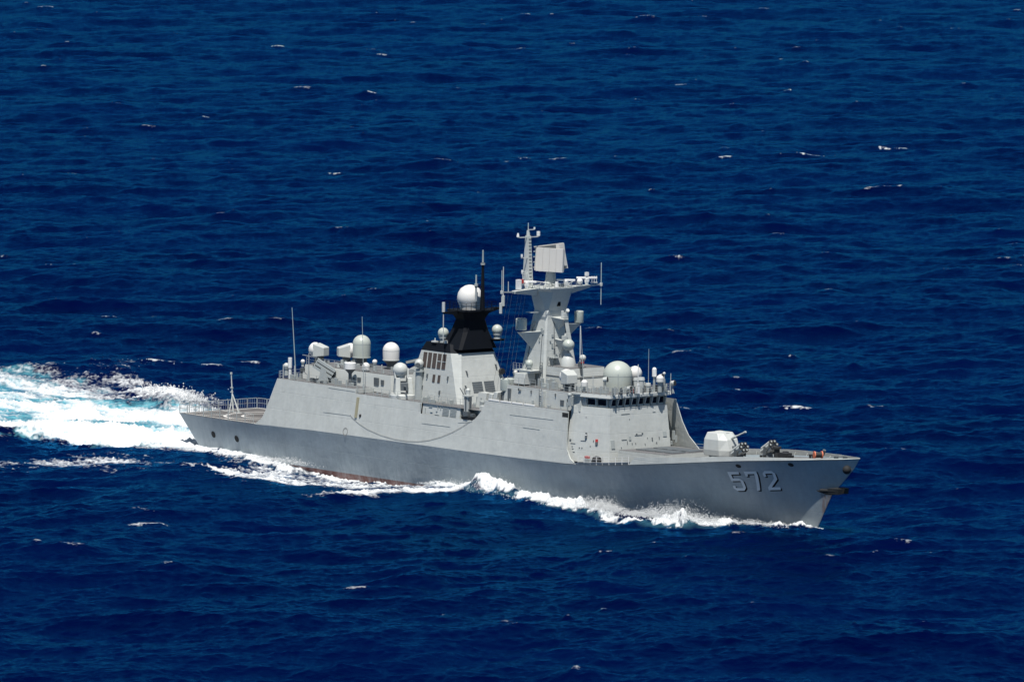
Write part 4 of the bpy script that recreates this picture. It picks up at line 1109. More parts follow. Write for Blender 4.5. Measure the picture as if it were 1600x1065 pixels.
# ---- deckhouse between funnel and bridge
dh = MB()
dh.hexa([(3.2, -6.05, 12.03), (19.0, -6.05, 12.03), (19.0, 6.05, 12.03), (3.2, 6.05, 12.03)], [(3.4, -5.85, 14.3), (19.0, -5.85, 14.3), (19.0, 5.85, 14.3), (3.4, 5.85, 14.3)])
dh.box((11.6, -6.1, 13.1), (.35, .5, 2.1))
fdh = dh.build('forward_deckhouse', 'grey', ship, smooth=0)
m = MB(); m.box((11.2, 0, 14.32), (15.5, 11.5, .04)); m.build('roof_deck', 'deck', fdh)
m = MB(); m.box((4.4, -6.02, 13.1), (.55, .2, 1.5)); m.box((6.5, -6.02, 13.85), (.5, .15, .08)); m.box((6.3, -6.02, 13.9), (.08, .15, .35)); m.box((8.9, -6.02, 13.8), (.1, .15, .4)); m.box((13.9, -6.02, 13.8), (.1, .15, .4)); m.box((15.3, -6.02, 12.9), (.7, .1, .7)); m.box((16.4, -6.02, 13.2), (.1, .15, .6)); m.box((17.6, -6.02, 12.7), (.25, .2, .25)); build_each(m, 'wall_fitting', 'dark_fitting', fdh)
def ladder(x, y, z0, z1, w=.5, parent=ship):
    m = MB()
    for s in (-1, 1): m.cyl((x + s * w / 2, y, z0), (x + s * w / 2, y, z1), .035, .035, 5)
    n = int((z1 - z0) / .33)
    for i in range(n + 1): m.cyl((x - w / 2, y, z0 + i * .33), (x + w / 2, y, z0 + i * .33), .03, .03, 5)
    return m.build('ladder', 'dark_fitting', parent, smooth=0)
ladder(11.0, -6.18, 12.1, 14.4); ladder(8.1, -3.7, 14.35, 17.0, .6)
m = MB()
for i in range(4): m.box((2.3 + i * 2.45, -(side_y(5, 12.2) - .05), 12.16), (2.15, .22, .2))
build_each(m, 'sunlit_flange_bar', 'white', side, bevel=.03)  # white colour stands in for sun on the top flange of the plating
# dark square opening at the corner of the side plating
m = MB(); pts = [(17.45, 11.35), (18.05, 11.35), (18.05, 11.95), (17.45, 11.95)]
m.box((17.25, -(side_y(17.2, 11.55)) , 11.5), (1.1, .10, .62)); m.build('side_window', 'void', side)

m = MB(); m.lathe((3.0, -5.2, 13.45), [(.95, 0), (.98, .1), (.98, 1.5), (.8, 1.62), (0, 1.66)], n=24); o = m.build('drum_antenna', 'radome', ship, smooth=40)
m = MB(); m.cyl((3.0, -5.2, 12.03), (3.0, -5.2, 13.4), .85, .7, 14); m.build('pedestal', 'dark_fitting', o)
m = MB(); m.hexa([(4.4, -5.4, 14.5), (6.6, -5.4, 14.5), (6.6, -3.4, 14.5), (4.4, -3.4, 14.5)], [(4.5, -5.2, 15.9), (6.6, -5.2, 16.0), (6.6, -3.4, 16.1), (4.5, -3.4, 16.0)]); m.build('equipment_box', 'light', ship, bevel=.06)
ball_head(2.6, -3.6, 15.75, .33, .5, 'white_radome')
ball_head(6.0, -4.0, 17.2, .52, 1.0, 'radome')
m = MB(); m.hexa([(5.0, -4.8, 16.0), (7.2, -4.8, 16.0), (7.2, -3.2, 16.0), (5.0, -3.2, 16.0)], [(4.8, -4.9, 16.35), (7.4, -4.9, 16.35), (7.4, -3.0, 16.35), (4.8, -3.0, 16.35)]); m.build('bracket', 'light', ship)
ball_head(-3.2, 3.4, 15.6, .55, 4.48, 'radome')

# upper deckhouse ahead of the mast
ud = MB(); ud.hexa([(8.3, -3.1, 14.32), (13.8, -3.1, 14.32), (13.8, 3.1, 14.32), (8.3, 3.1, 14.32)], [(8.3, -2.9, 17.0), (13.2, -2.9, 17.0), (13.2, 2.9, 17.0), (8.3, 2.9, 17.0)])
udo = ud.build('upper_deckhouse', 'grey', ship, smooth=0)
m = MB(); m.box((10.8, 0, 17.02), (4.8, 5.7, .05)); m.box((11.0, -3.02, 15.85), (5.3, .06, .08)); m.box((13.55, 0, 15.85), (.06, 5.8, .08)); m.build('deck_plate', 'deck', udo)
m = MB(); m.lathe((10.4, -1.0, 17.0), [(.98, 0), (.9, .9), (.66, 1.25), (.5, 1.5), (.35, 1.8)], n=28); ob = m.build('radar_pedestal', 'light', ship, smooth=40)
m = MB(); m.lathe((10.7, -1.2, 19.9), [(.35, -.75), (.62, -.5), (.78, -.1), (.78, .1), (.62, .5), (.35, .72), (0, .8)], (.6, -.5, .25), 28); m.build('tracking_radome', 'radome', ob, smooth=60)
m = MB(); m.cyl((11.2, .4, 17.0), (11.2, .4, 22.4), .06, .05, 6); m.build('whip_antenna', 'white', ship)
m = MB(); m.ball((12.7, -.4, 18.3), .45, 16); m.cyl((12.7, -.4, 17), (12.7, -.4, 17.95), .2, .15, 9); m.build('gun_sight', 'light', ship)
m = MB(); m.box((13.0, -1.0, 17.5), (.5, .5, .7)); m.box((13.35, -1.2, 16.6), (.3, .3, .8)); m.box((13.5, -1.3, 15.6), (.4, .4, .4)); build_each(m, 'wall_fitting', 'dark_fitting', udo)
m = MB(); m.box((13.0, -.9, 17.75), (.55, .55, .18)); m.build('life_ring', 'red', udo)
railing([(8.4, -2.8, 17.0), (9.4, -2.8, 17.0)], step=.5, h=1.2, r=.035, mat='dark_fitting')
whip(15.6, -2.6, 14.32, 8.5, -1.0, .2, .055)

# ---- main mast: facetted pyramid, waist, flared top
mm = part_root('main_mast')
m = MB(); R_ = [ring8(5.3, 2.75, 3.15, .25, 14.32), ring8(5.4, 1.55, 1.95, .22, 23.0), ring8(5.45, 1.45, 1.8, .3, 24.2), ring8(5.6, 2.2, 2.9, 1.35, 26.7), ring8(5.6, 2.4, 3.3, 1.2, 27.1), ring8(5.6, 2.4, 3.3, 1.2, 27.25)]
vs = [p for r in R_ for p in r]; fs = [tuple(reversed(range(8))), tuple(range(40, 48))]
for j in range(5): fs += [(j * 8 + i, j * 8 + (i + 1) % 8, (j + 1) * 8 + (i + 1) % 8, (j + 1) * 8 + i) for i in range(8)]
m.add(vs, fs); tw_ = m.build('mast_tower', 'grey', mm, smooth=0)
def gusset(tip, root_hi, root_lo, half, name='bracket'):
    """pointed bracket: a flat top triangle tapering down to the tower"""
    m = MB(); t = Vector(tip); a = Vector(root_hi); l = Vector(root_lo); d = (a - t).cross(Vector((0, 0, 1))).normalized() * half
    m.add([t + d * .35, t - d * .35, a - d, a + d, l], [(0, 3, 2, 1), (1, 2, 4), (0, 4, 3), (0, 1, 4)])
    return m.build(name, 'grey', tw_, smooth=0)
gusset((4.0, -4.3, 21.2), (5.0, -1.6, 21.4), (4.9, -2.2, 18.6), 1.5)
gusset((8.8, 0.2, 20.2), (6.4, .1, 20.5), (6.9, .1, 17.6), 1.2)
gusset((6.6, 4.2, 22.2), (5.4, 1.6, 22.2), (5.3, 2.0, 19.4), 1.3)
gusset((8.9, -.2, 23.1), (6.2, 0, 23.4), (6.6, 0, 21.0), 1.3)
gusset((3.5, -2.4, 15.6), (4.2, -1.5, 15.8), (4.0, -2.6, 14.5), .9)
m = MB(); m.lathe((3.95, -3.75, 21.5), [(.7, 0), (.75, .05), (.75, 1.45), (.6, 1.55), (0, 1.58)], n=24); m.build('drum_antenna', 'radome', mm, smooth=40)
m = MB(); m.lathe((6.7, 3.9, 22.3), [(.6, 0), (.62, .05), (.62, 1.5), (.5, 1.58), (0, 1.6)], n=24); m.build('drum_antenna', 'radome', mm, smooth=40)
m = MB(); m.box((8.4, .1, 23.6), (.6, .6, .7)); m.cyl((8.2, -.2, 23.2), (8.2, -.2, 24.2), .2, .2, 9); m.cyl((8.5, .3, 24.1), (8.8, .2, 24.3), .25, .25, 10); m.box((8.5, .1, 22.9), (.5, .5, .5)); m.build('camera_cluster', 'light', mm)
m = MB(); m.box((8.5, -.1, 20.6), (.5, .5, .6)); m.cyl((8.3, .3, 20.4), (8.3, .3, 21.2), .2, .2, 9); m.build('camera_cluster', 'light', mm)
m = MB(); m.hexa([(7.1, -.3, 24.7), (7.1, .3, 24.7), (7.1, .3, 25.4), (7.1, -.3, 25.4)], [(7.3, -.2, 24.8), (7.3, .2, 24.8), (7.3, .2, 25.3), (7.3, -.2, 25.3)]); m.build('dark_sensor', 'black', mm)
railing([(8.0, -3.3, 27.25), (8.0, 3.3, 27.25)], parent=mm, step=.9, h=.6, r=.03); railing([(3.2, -3.3, 27.25), (8.0, -3.3, 27.25)], parent=mm, step=.9, h=.6, r=.03)
# yards to both sides
m = MB()
for s, L_, zt in ((-1, 6.5, 26.9), (1, 6.4, 27.15)):
    m.hexa([(5.2, s * 3.0, 26.2), (6.2, s * 3.0, 26.2), (5.9, s * L_, zt - .35), (5.4, s * L_, zt - .35)], [(4.9, s * 3.0, 27.15), (6.5, s * 3.0, 27.15), (6.1, s * L_, zt), (5.2, s * L_, zt)])
    m.hexa([(5.55, s * L_, zt - .25), (5.75, s * L_, zt - .25), (5.7, s * 8.6, zt - .12), (5.6, s * 8.6, zt - .12)], [(5.5, s * L_, zt - .05), (5.8, s * L_, zt - .05), (5.72, s * 8.6, zt), (5.58, s * 8.6, zt)])
build_each(m, 'yard', 'grey', mm, per=2, smooth=0)
for s, z in ((-1, 26.85), (1, 27.1)):
    m = MB(); m.cyl((5.65, s * 8.55, z - 2.7), (5.65, s * 8.55, z + 2.9), .05, .045, 7); m.cyl((5.65, s * 8.55, z - .2), (5.65, s * 8.55, z + .2), .2, .2, 8)
    if s < 0: m.cyl((5.65, -8.7, z - 2.8), (5.65, -8.7, z - 1.4), .2, .2, 8)
    m.build('whip_antenna', 'light', mm)
# pole topmast with its lamps
m = MB(); px_, py_ = 3.3, -2.2
m.hexa([(px_ - .55, py_ - .5, 27.25), (px_ + .55, py_ - .5, 27.25), (px_ + .55, py_ + .5, 27.25), (px_ - .55, py_ + .5, 27.25)], [(px_ - .28, py_ - .26, 33.9), (px_ + .28, py_ - .26, 33.9), (px_ + .28, py_ + .26, 33.9), (px_ - .28, py_ + .26, 33.9)])
m.cyl((px_, py_, 33.9), (px_, py_, 34.6), .25, .2, 8); m.cyl((px_, py_, 34.6), (px_, py_, 35.6), .06, .05, 6)
m.box((px_, py_, 33.7), (.15, 3.6, .12)); m.box((px_ + .3, py_ - .6, 31.0), (.15, 1.6, .1)); m.box((px_ + .3, py_ - .6, 28.9), (.15, 1.4, .1)); m.box((px_ + .2, py_ + .4, 34.7), (.15, 1.0, .1))
m.build('topmast', 'light', mm)
m = MB()
m.cyl((px_, py_ - 1.75, 33.8), (px_, py_ - 1.75, 34.3), .2, .1, 9); m.cyl((px_, py_ + 1.75, 33.8), (px_, py_ + 1.75, 34.4), .24, .24, 9); m.cyl((px_ + .2, py_ + .9, 34.75), (px_ + .2, py_ + .9, 35.0), .12, .12, 8)
m.cyl((px_ + .3, py_ - 1.3, 31.1), (px_ + .3, py_ - 1.3, 31.5), .14, .14, 8); m.cyl((px_ + .3, py_ - 1.2, 29.0), (px_ + .3, py_ - 1.2, 29.4), .14, .14, 8)
build_each(m, 'mast_lamp', 'white', mm)
m = MB(); 
for i in range(14): m.box((px_ + .48 - i * .016, py_ + .05, 27.6 + i * .45), (.16, .4, .1))
m.build('mast_rung', 'dark_fitting', mm)
# rotating two-faced air search array
ra = part_root('search_radar', mm)
RA = Matrix.Rotation(math.radians(17), 3, 'Z'); rc = Vector((5.2, 0.0, 30.75))
m = MB(); m.cyl((5.3, .1, 27.25), (5.3, .1, 29.4), .78, .62, 16); m.build('turntable', 'grey', mm, smooth=40)
m = MB()
def rp(a, b, k): return tuple(rc + RA @ Vector((a, b, k)))
ARR = [('array_face', rp, 'cream')]
for i in range(4):
    x0 = -1.5 + i * 1.06 + (0.0 if i else .0); x1 = x0 + (1.03)
    m.hexa([rp(x0, -1.15, -1.5), rp(x1, -1.15, -1.5), rp(x1, -.85, -1.5), rp(x0, -.85, -1.5)], [rp(x0, -.95, 1.6), rp(x1, -.95, 1.6), rp(x1, -.65, 1.6), rp(x0, -.65, 1.6)])
m.box(rp(.6, -.6, 0), (4.1, .1, 2.9), RA @ Matrix.Rotation(math.radians(-3.7), 3, 'X'))
m.hexa([rp(-1.85, -.95, -1.4), rp(-1.5, -1.1, -1.45), rp(-1.5, -.8, -1.45), rp(-1.8, -.75, -1.4)], [rp(-1.85, -.55, 1.45), rp(-1.5, -.7, 1.5), rp(-1.5, -.4, 1.5), rp(-1.8, -.3, 1.45)])
m.build('front_array', 'cream', mm, smooth=0)
TI = RA @ Matrix.Rotation(math.radians(-9), 3, 'Y')
def rb(a, b, k): return tuple(rc + Vector((0, 0, .35)) + TI @ Vector((a, b, k)))
m = MB(); m.hexa([rb(-2.6, 1.15, -1.75), rb(1.9, 1.15, -1.75), rb(1.9, .9, -1.75), rb(-2.6, .9, -1.75)], [rb(-2.6, .8, 1.55), rb(1.9, .8, 1.55), rb(1.9, .55, 1.55), rb(-2.6, .55, 1.55)])
m.box(rb(-.35, .6, 1.6), (4.5, .45, .14), TI); m.box(rb(1.7, .2, .1), (.5, 1.3, 3.0), TI)
m.build('rear_array', 'cream', mm, smooth=0)
m = MB()
for k in (-1.1, -.4, .3, 1.0): m.box(rp(-2.1, .2, k), (.2, 1.7, .14), RA)
for k in (-1.6, 0, 1.6): m.box(rp(k, .2, -1.2), (.16, 1.7, .16), RA); m.box(rp(k, .2, 1.0), (.16, 1.5, .16), RA)
m.box(rp(.1, .1, -.1), (3.6, .9, 2.4), RA, 1); m.box(rp(.1, .1, -1.45), (1.5, 1.2, .3), RA)
m.build('array_frame', ['fitting', 'dark_fitting'], mm, smooth=0)
bpy.data.objects.remove(ra)
# navigation radars on the yards and platform
def bar_radar(x, y, z, az, L_, mat='white'):
    m = MB(); R = Matrix.Rotation(az, 3, 'Z'); m.box((x, y, z + .9), (L_, .28, .26), R); m.box((x, y, z + .6), (.5, .5, .5)); m.cyl((x, y, z), (x, y, z + .5), .22, .3, 9)
    return m.build('bar_radar', mat, mm, bevel=.04)
bar_radar(5.4, -4.1, 27.1, math.radians(50), 2.6); bar_radar(7.4, 1.0, 27.25, math.radians(40), 2.5); bar_radar(5.7, 6.0, 27.2, math.radians(60), 2.8)
m = MB(); m.box((5.3, -5.4, 27.7), (.55, .55, 1.3)); m.box((5.7, 6.0, 28.6), (.4, .4, .5)); m.ball((5.7, 4.8, 27.7), .4, 14); m.cyl((7.4, -.6, 27.3), (7.4, -.6, 28.0), .3, .2, 10); build_each(m, 'yard_fitting', 'white', mm)
m = MB(); m.box((5.3, -4.9, 28.1), (.5, .4, .5)); m.build('warning_lamp', 'red', mm)
m = MB()
for a, b in (((5.0, -4.2, 26.9), (4.8, -3.6, 29.3)), ((5.6, -3.2, 27.2), (4.8, -3.6, 29.3)), ((4.8, -3.6, 29.3), (4.8, -4.3, 29.3)), ((4.8, -4.3, 29.3), (5.0, -4.4, 27))): m.cyl(a, b, .05, .05, 5)
for dx in (-.4, 0, .4): m.cyl((5.7, 7.3 + dx, 27.1), (5.7, 7.3 + dx, 28.3), .05, .05, 5)
m.box((5.7, 7.3, 27.4), (.3, 1.0, .1)); m.cyl((5.6, -7.4, 26.9), (5.6, -7.4, 28.2), .06, .05, 5)
for i in range(16):
    r = random.Random(i); m.cyl((4 + r.random() * 4, -3.1 + r.random() * 6, 27.25), (4 + r.random() * 4, -3.1 + r.random() * 6, 27.5 + r.random() * .6), .06, .05, 5)
m.build('aerial', 'light', mm, smooth=0)
# halyards
m = MB()
for a, b in (((5.5, -5.6, 26.5), (0.6, -4.2, 12.2)), ((5.5, -5.0, 26.5), (1.2, -4.0, 12.2)), ((5.5, -4.4, 26.4), (1.8, -3.8, 12.2)), ((5.4, -6.6, 26.5), (-.4, -4.4, 12.2)), ((5.4, -7.2, 26.6), (-1.2, -4.5, 12.2))): m.cyl(a, b, .013, .013, 4)
build_each(m, 'halyard', 'wire', mm, smooth=0)
# ladder cage and fittings on the tower
ladder(7.2, -2.95, 14.4, 17.4, .5, tw_)
m = MB(); m.box((8.3, -1.6, 18.9), (.15, .15, .8)); m.box((8.0, -1.0, 19.6), (.2, .2, .2)); m.box((8.35, -.7, 18.3), (.12, .12, .5)); build_each(m, 'wall_fitting', 'dark_fitting', tw_)

# equipment clinging to the faces of the tower
def tower_pt(u, z, side_):
    k = (z - 14.32) / (23.0 - 14.32); hx = 2.75 - 1.2 * k; hy = 3.15 - 1.2 * k; cx_ = 5.3 + .1 * k
    return (cx_ + u * hx, -hy - .03, z) if side_ else (cx_ + hx + .03, u * hy, z)
rr = random.Random(77); m = MB()
for i in range(26):
    sd = rr.random() < .5; z = rr.uniform(14.8, 22.6); u = rr.uniform(-.75, .75); a, b, c_ = rr.uniform(.1, .35), rr.uniform(.1, .3), rr.uniform(.15, .7)
    m.box(tower_pt(u, z, sd), (a, b, c_) if sd else (b, a, c_))
build_each(m, 'wall_fitting', 'fitting', tw_)
m = MB()
for u, z0_, z1_, sd in ((-.55, 14.4, 22.5, True), (.62, 14.4, 21.0, True), (-.35, 17.2, 22.8, False), (.55, 17.2, 22.8, False)):
    m.tube([tower_pt(u, z0_ + (z1_ - z0_) * i / 4, sd) for i in range(5)], .05, 5)
build_each(m, 'cable_run', 'dark_fitting', tw_, per=4)
m = MB(); m.box((4.2, -3.75, 16.2), (2.2, 1.5, .08)); m.box((7.9, -1.2, 18.0), (1.0, 1.6, .08)); m.box((5.2, -2.9, 23.9), (1.2, 1.3, .08)); build_each(m, 'mast_platform', 'fitting', tw_)
railing([(3.2, -4.45, 16.24), (5.2, -4.45, 16.24)], parent=tw_, step=.6, h=.9, r=.025); railing([(8.35, -1.9, 18.04), (8.35, -.5, 18.04)], parent=tw_, step=.5, h=.9, r=.025)
# ---- bridge front: face, corner facets, window band and roof
br = part_root('bridge')
XF = 24.0
def bx(z): return 24.35 - (z - 6.0) * 0.155       # rake of the front
lowz, hiz = 5.6, 12.75
def yc_(z): return -5.45 + (z - 5.6) * 0.125        # front corner and aft edge of the starboard facet both lean inboard
def ya_(z): return -7.35 + (z - 5.6) * 0.155
def ringb(z, dx=0.0, dy=0.0): return [(17.6, ya_(z) - dy, z), (bx(z) + dx, yc_(z) - dy, z), (bx(z) + dx, 5.25 + dy, z), (17.6, 7.05 + dy, z)]
m = MB(); m.hexa(ringb(lowz), ringb(hiz)); face = m.build('bridge_face', 'grey', br, smooth=0)
# facets bright paint band seam
m = MB(); m.hexa(ringb(hiz + .003, -.35, -.30), ringb(14.05, -.05, -.02)); band = m.build('window_band', 'grey', br, smooth=0)
def bpt(y, z, off):            # on the window band, forward side
    k = (z - hiz) / (14.05 - hiz); return (bx(z) - .35 + .30 * k + off, y, z)
n = 8
for i in range(n):
    y = -3.75 + i * 1.165; w = .88
    q = [(y - w / 2, 13.02), (y + w / 2, 13.02), (y + w / 2, 13.82), (y - w / 2, 13.82)]
    m = MB(); m.hexa([bpt(a, b, -.01) for a, b in q], [bpt(a, b, .03) for a, b in q]); m.build('window', 'glass', br, smooth=0)
for i in range(n + 1):
    y = -4.335 + i * 1.165
    m = MB(); m.hexa([bpt(y - .07, 12.80, 0), bpt(y + .07, 12.80, 0), bpt(y + .07, 14.0, 0), bpt(y - .07, 14.0, 0)], [bpt(y - .07, 12.80, .22), bpt(y + .07, 12.80, .22), bpt(y + .07, 14.0, .5), bpt(y - .07, 14.0, .5)]); m.build('window_fin', 'fitting', br, smooth=0)
# starboard facet windows
def fpt(s, z, off):
    k = (z - hiz) / (14.05 - hiz); d = -.30 + .28 * k
    zb_ = hiz + .003 if k < 0 else z
    ya0, ya1 = ya_(hiz + .003) + .30, ya_(14.05) + .02; yc0, yc1 = yc_(hiz + .003) + .30, yc_(14.05) + .02
    a = Vector((17.6, ya0 + (ya1 - ya0) * k, z)); b = Vector((bx(z) - .35 + .3 * k, yc0 + (yc1 - yc0) * k, z)); nrm = Vector((b.y - a.y, -(b.x - a.x), 0)).normalized()
    return tuple(a.lerp(b, s) + nrm * off)
for s0, s1 in ((.40, .60), (.68, .90)):
    q = [(s0, 13.02), (s1, 13.02), (s1, 13.82), (s0, 13.82)]
    m = MB(); m.hexa([fpt(a, b, -.02) for a, b in q], [fpt(a, b, .03) for a, b in q]); m.build('window', 'glass', br, smooth=0)
for s in (.36, .64, .95):
    m = MB(); m.hexa([fpt(s, 12.8, 0), fpt(s + .025, 12.8, 0), fpt(s + .025, 14.0, 0), fpt(s, 14.0, 0)], [fpt(s, 12.8, .2), fpt(s + .025, 12.8, .2), fpt(s + .025, 14.0, .45), fpt(s, 14.0, .45)]); m.build('window_fin', 'fitting', br, smooth=0)
m = MB(); m.hexa(ringb(14.053, .55, .45), ringb(14.5, .50, .42)); roof = m.build('bridge_roof', 'light', br, smooth=0)
m = MB(); m.hexa(ringb(14.503, .25, .2), ringb(14.53, .25, .2)); m.build('roof_deck', 'deck', roof)
m = MB(); m.hexa([(17.62, -6.5, 14.31), (19.1, -6.3, 14.31), (19.1, -5.8, 14.31), (17.62, -5.8, 14.31)], [(17.62, -6.5, 14.52), (19.1, -6.3, 14.52), (19.1, -5.8, 14.52), (17.62, -5.8, 14.52)]); m.build('roof_edge', 'light', roof)
# fittings low on the bridge faces
def facept(y, z, off): return (bx(z) + off, y, z)
def facet(s, z, off):
    a = Vector((17.6, ya_(z), z)); b = Vector((bx(z), yc_(z), z)); nrm = Vector((b.y - a.y, -(b.x - a.x), 0)).normalized()
    return tuple(a.lerp(b, s) + nrm * off)
def stick(f, u, z, du, dz, th, name, mat):
    m = MB(); q = [(u - du / 2, z - dz / 2), (u + du / 2, z - dz / 2), (u + du / 2, z + dz / 2), (u - du / 2, z + dz / 2)]
    m.hexa([f(a, b, .002) for a, b in q], [f(a, b, th) for a, b in q]); return m.build(name, mat, face, smooth=0)
stick(facept, -4.6, 8.1, .6, 1.1, .08, 'vent_grille', 'fitting'); stick(facept, -1.6, 8.75, .35, .5, .08, 'vent_grille', 'fitting'); stick(facept, 4.4, 9.0, .6, .7, .08, 'vent_grille', 'fitting')
for y, z, du, dz in ((-2.6, 8.6, 1.1, .06), (-2.1, 8.2, .08, .6), (-.1, 9.05, 1.6, .07), (-.4, 9.2, .3, .25), (.6, 9.25, .3, .25), (-1.3, 8.0, .1, .35), (-.7, 8.0, .1, .35), (.9, 7.8, .1, .4), (2.2, 8.4, .2, .7), (2.9, 7.9, .15, .3), (1.4, 8.6, .1, .2), (-3.2, 7.6, .1, .25), (3.4, 8.5, .12, .5), (3.2, 7.2, .5, .3), (-2.0, 11.9, 1.8, .05), (-1.4, 11.2, .12, .12), (2.9, 11.9, .6, .05)):
    stick(facept, y, z, du * .8, dz * .65, .06, 'wall_fitting', 'dark_fitting')
for s, z, du, dz in ((.07, 8.3, .06, .4), (.14, 7.9, .16, .05), (.35, 8.35, .10, .05), (.40, 8.35, .12, .05), (.62, 8.4, .02, .4), (.36, 7.4, .03, .2), (.30, 7.4, .03, .2), (.15, 7.2, .04, .12), (.13, 7.5, .03, .1), (.55, 7.7, .02, .2), (.18, 6.8, .07, .06), (.4, 11.4, .02, .12)):
    stick(facet, s, z, du * .7, dz * .6, .05, 'wall_fitting', 'dark_fitting')
stick(facet, .44, 8.9, .045, .42, .15, 'hose_box', 'dark_fitting'); stick(facet, .44, 9.3, .035, .2, .15, 'hose_box', 'dark_fitting'); stick(facet, .44, 9.12, .04, .12, .16, 'hose_box', 'white')
stick(facet, .70, 8.5, .05, .35, .15, 'extinguisher', 'red'); stick(facet, .70, 8.15, .05, .35, .15, 'hose_box', 'dark_fitting')
def front_corner_items():
    m = MB()
    for y, z, h_ in ((5.9, 9.0, .7), (6.3, 7.6, .5), (6.6, 8.6, 1.2), (6.0, 8.1, .4), (6.9, 8.1, .9)): m.box((20.5 + y * .4, y, z), (.3, .3, h_))
    return build_each(m, 'wall_fitting', 'fitting', face)
front_corner_items()
m = MB(); m.hexa([(17.65, -7.1, lowz), (24.2, -5.1, lowz), (23.0, -4.6, lowz), (17.65, -6.5, lowz)], [(17.65, -7.12, 7.2), (24.2, -5.2, 7.2), (24.2, -5.1, 7.2), (17.65, -7.0, 7.2)])
# side deck gear in the opening
m = MB()
m.box((22.0, -7.2, 6.0), (.9, .5, .6)); m.cyl((23.3, -7.6, 5.5), (23.3, -7.6, 6.15), .1, .1, 8); build_each(m, 'bollard', 'fitting', ship)
m = MB(); m.lathe((23.9, -7.2, 6.1), [(.5, -.45), (.62, -.2), (.62, .2), (.5, .45)], (.9, .3, 0), 16); m.build('hose_reel', 'rubber', ship)
m = MB(); m.box((22.0, -7.2, 6.42), (.7, .4, .25)); m.build('extinguisher', 'red', ship)
m = MB(); m.hexa([(28.6, 7.0, 6.4), (28.8, 7.0, 6.4), (28.8, 7.1, 6.4), (28.6, 7.1, 6.4)], [(28.6, 7.0, 7.2), (28.8, 7.0, 7.2), (28.8, 7.1, 7.2), (28.6, 7.1, 7.2)])
railing([(29.0, 5.5, 7.0), (33.0, 6.4, 7.0)], step=1.2, r=.04)

# ---- bridge roof: large radome, directors, lamps, aerials
zr = 14.53
sat_dome(19.2, .2, zr - .2, 1.93, 2.15, .0, 'radome', name='large_radome', bulge=.05)
m = MB(); m.box((20.72, -1.02, 15.9), (.06, .10, 1.9), Matrix.Rotation(math.radians(-40), 3, 'Z')); m.build('seam_strip', 'fitting', ship)
director(14.6, -4.4, 16.1, math.radians(165)); director(16.8, 4.6, 16.3, math.radians(20))
sat_dome(18.6, -5.0, zr, .45, .5, .7, 'white_radome', name='small_radome', pedr=.18)
sat_dome(24.0, 3.4, zr, .5, .45, 1.3, 'white_radome', name='small_radome', pedr=.3)
whip(22.6, 2.6, zr, 5.6, 0, 0, .05)
m = MB(); m.dome((23.2, 3.1, zr + 2.0), .3, .9, 16); m.build('pillar_antenna', 'white', ship)
m = MB(); m.cyl((23.2, 3.1, zr), (23.2, 3.1, zr + 2.0), .16, .16, 8); m.build('pole', 'fitting', ship)
def searchlight(x, y, z, s, az, h_=1.0):
    root = part_root('searchlight'); R = Matrix.Rotation(az, 3, 'Z'); c = Vector((x, y, z + h_))
    m = MB(); m.cyl(c - R @ Vector((.3, 0, 0)) * s, c + R @ Vector((.35, 0, .08)) * s, .36 * s, .42 * s, 16); m.build('lamp_body', 'light', root, smooth=40)
    m = MB(); m.cyl(c + R @ Vector((.351, 0, .08)) * s, c + R @ Vector((.42, 0, .09)) * s, .40 * s, .38 * s, 16); m.build('lens', 'rubber', root)
    m = MB(); m.cyl((x, y, z), (x, y, z + h_ - .35 * s), .09, .08, 8)
    for k in (-1, 1): m.cyl((x + k * .3, y, z), (x, y, z + h_ * .55), .05, .05, 6)
    m.build('stand', 'fitting', root)
searchlight(20.8, -3.3, zr, .85, math.radians(35), 1.7); searchlight(23.6, -1.5, zr, .75, math.radians(20), .7); searchlight(23.9, 5.7, zr - .3, .85, math.radians(20), 1.3); searchlight(23.6, 3.9, zr, .7, math.radians(15), 2.0)
bn = MB()
for x, y, h_, r in ((22.4, .6, 1.55, .3), (22.8, 1.2, 1.6, .42), (23.4, 4.6, 1.2, .2), (22.2, 2.0, .9, .3), (22.9, 2.3, .8, .35)):
    bn.cyl((x, y, zr), (x, y, zr + h_), r * .8, r, 14); bn.cyl((x, y, zr + h_ - .01), (x, y, zr + h_ + .35), r * 1.15, r * 1.0, 14)
build_each(bn, 'binocular_stand', 'light', ship, per=2, smooth=40)
m = MB(); clutter(m, 21.6, 24.0, -4.6, 5.2, zr, 34, 31, .15, .5, 1.0); clutter(m, 17.5, 20.5, -5.4, -2.6, zr - .1, 16, 32, .15, .4, .9); build_each(m, 'roof_fitting', 'fitting', ship)
m = MB(); clutter(m, 22.3, 24.2, -4.6, 5.2, zr, 16, 41, .12, .35, .9); build_each(m, 'roof_fitting', 'dark_fitting', ship)
m = MB(); m.box((23.3, -.8, zr + .35), (.3, .3, .6)); m.build('extinguisher', 'red', ship)
m = MB(); m.hexa([(23.6, -.4, zr), (24.0, -.4, zr), (24.0, 0, zr), (23.6, 0, zr)], [(23.7, -.3, zr + 1.3), (23.95, -.3, zr + 1.3), (23.95, -.1, zr + 1.3), (23.7, -.1, zr + 1.3)]); m.cyl((23.8, -.2, zr + 1.2), (23.8, -.2, zr + 3.8), .07, .05, 6); build_each(m, 'light_pole', 'white', ship)
m = MB(); m.cyl((24.3, 5.0, zr), (24.3, 5.0, zr + 2.4), .05, .04, 6); m.cyl((20.0, -4.7, zr), (20.0, -4.7, zr + 2.3), .07, .05, 6); m.cyl((23.9, 4.2, zr), (23.9, 4.2, zr + 2.2), .06, .05, 6); m.ball((23.9, 4.2, zr + 2.4), .2, 9); build_each(m, 'light_pole', 'light', ship)
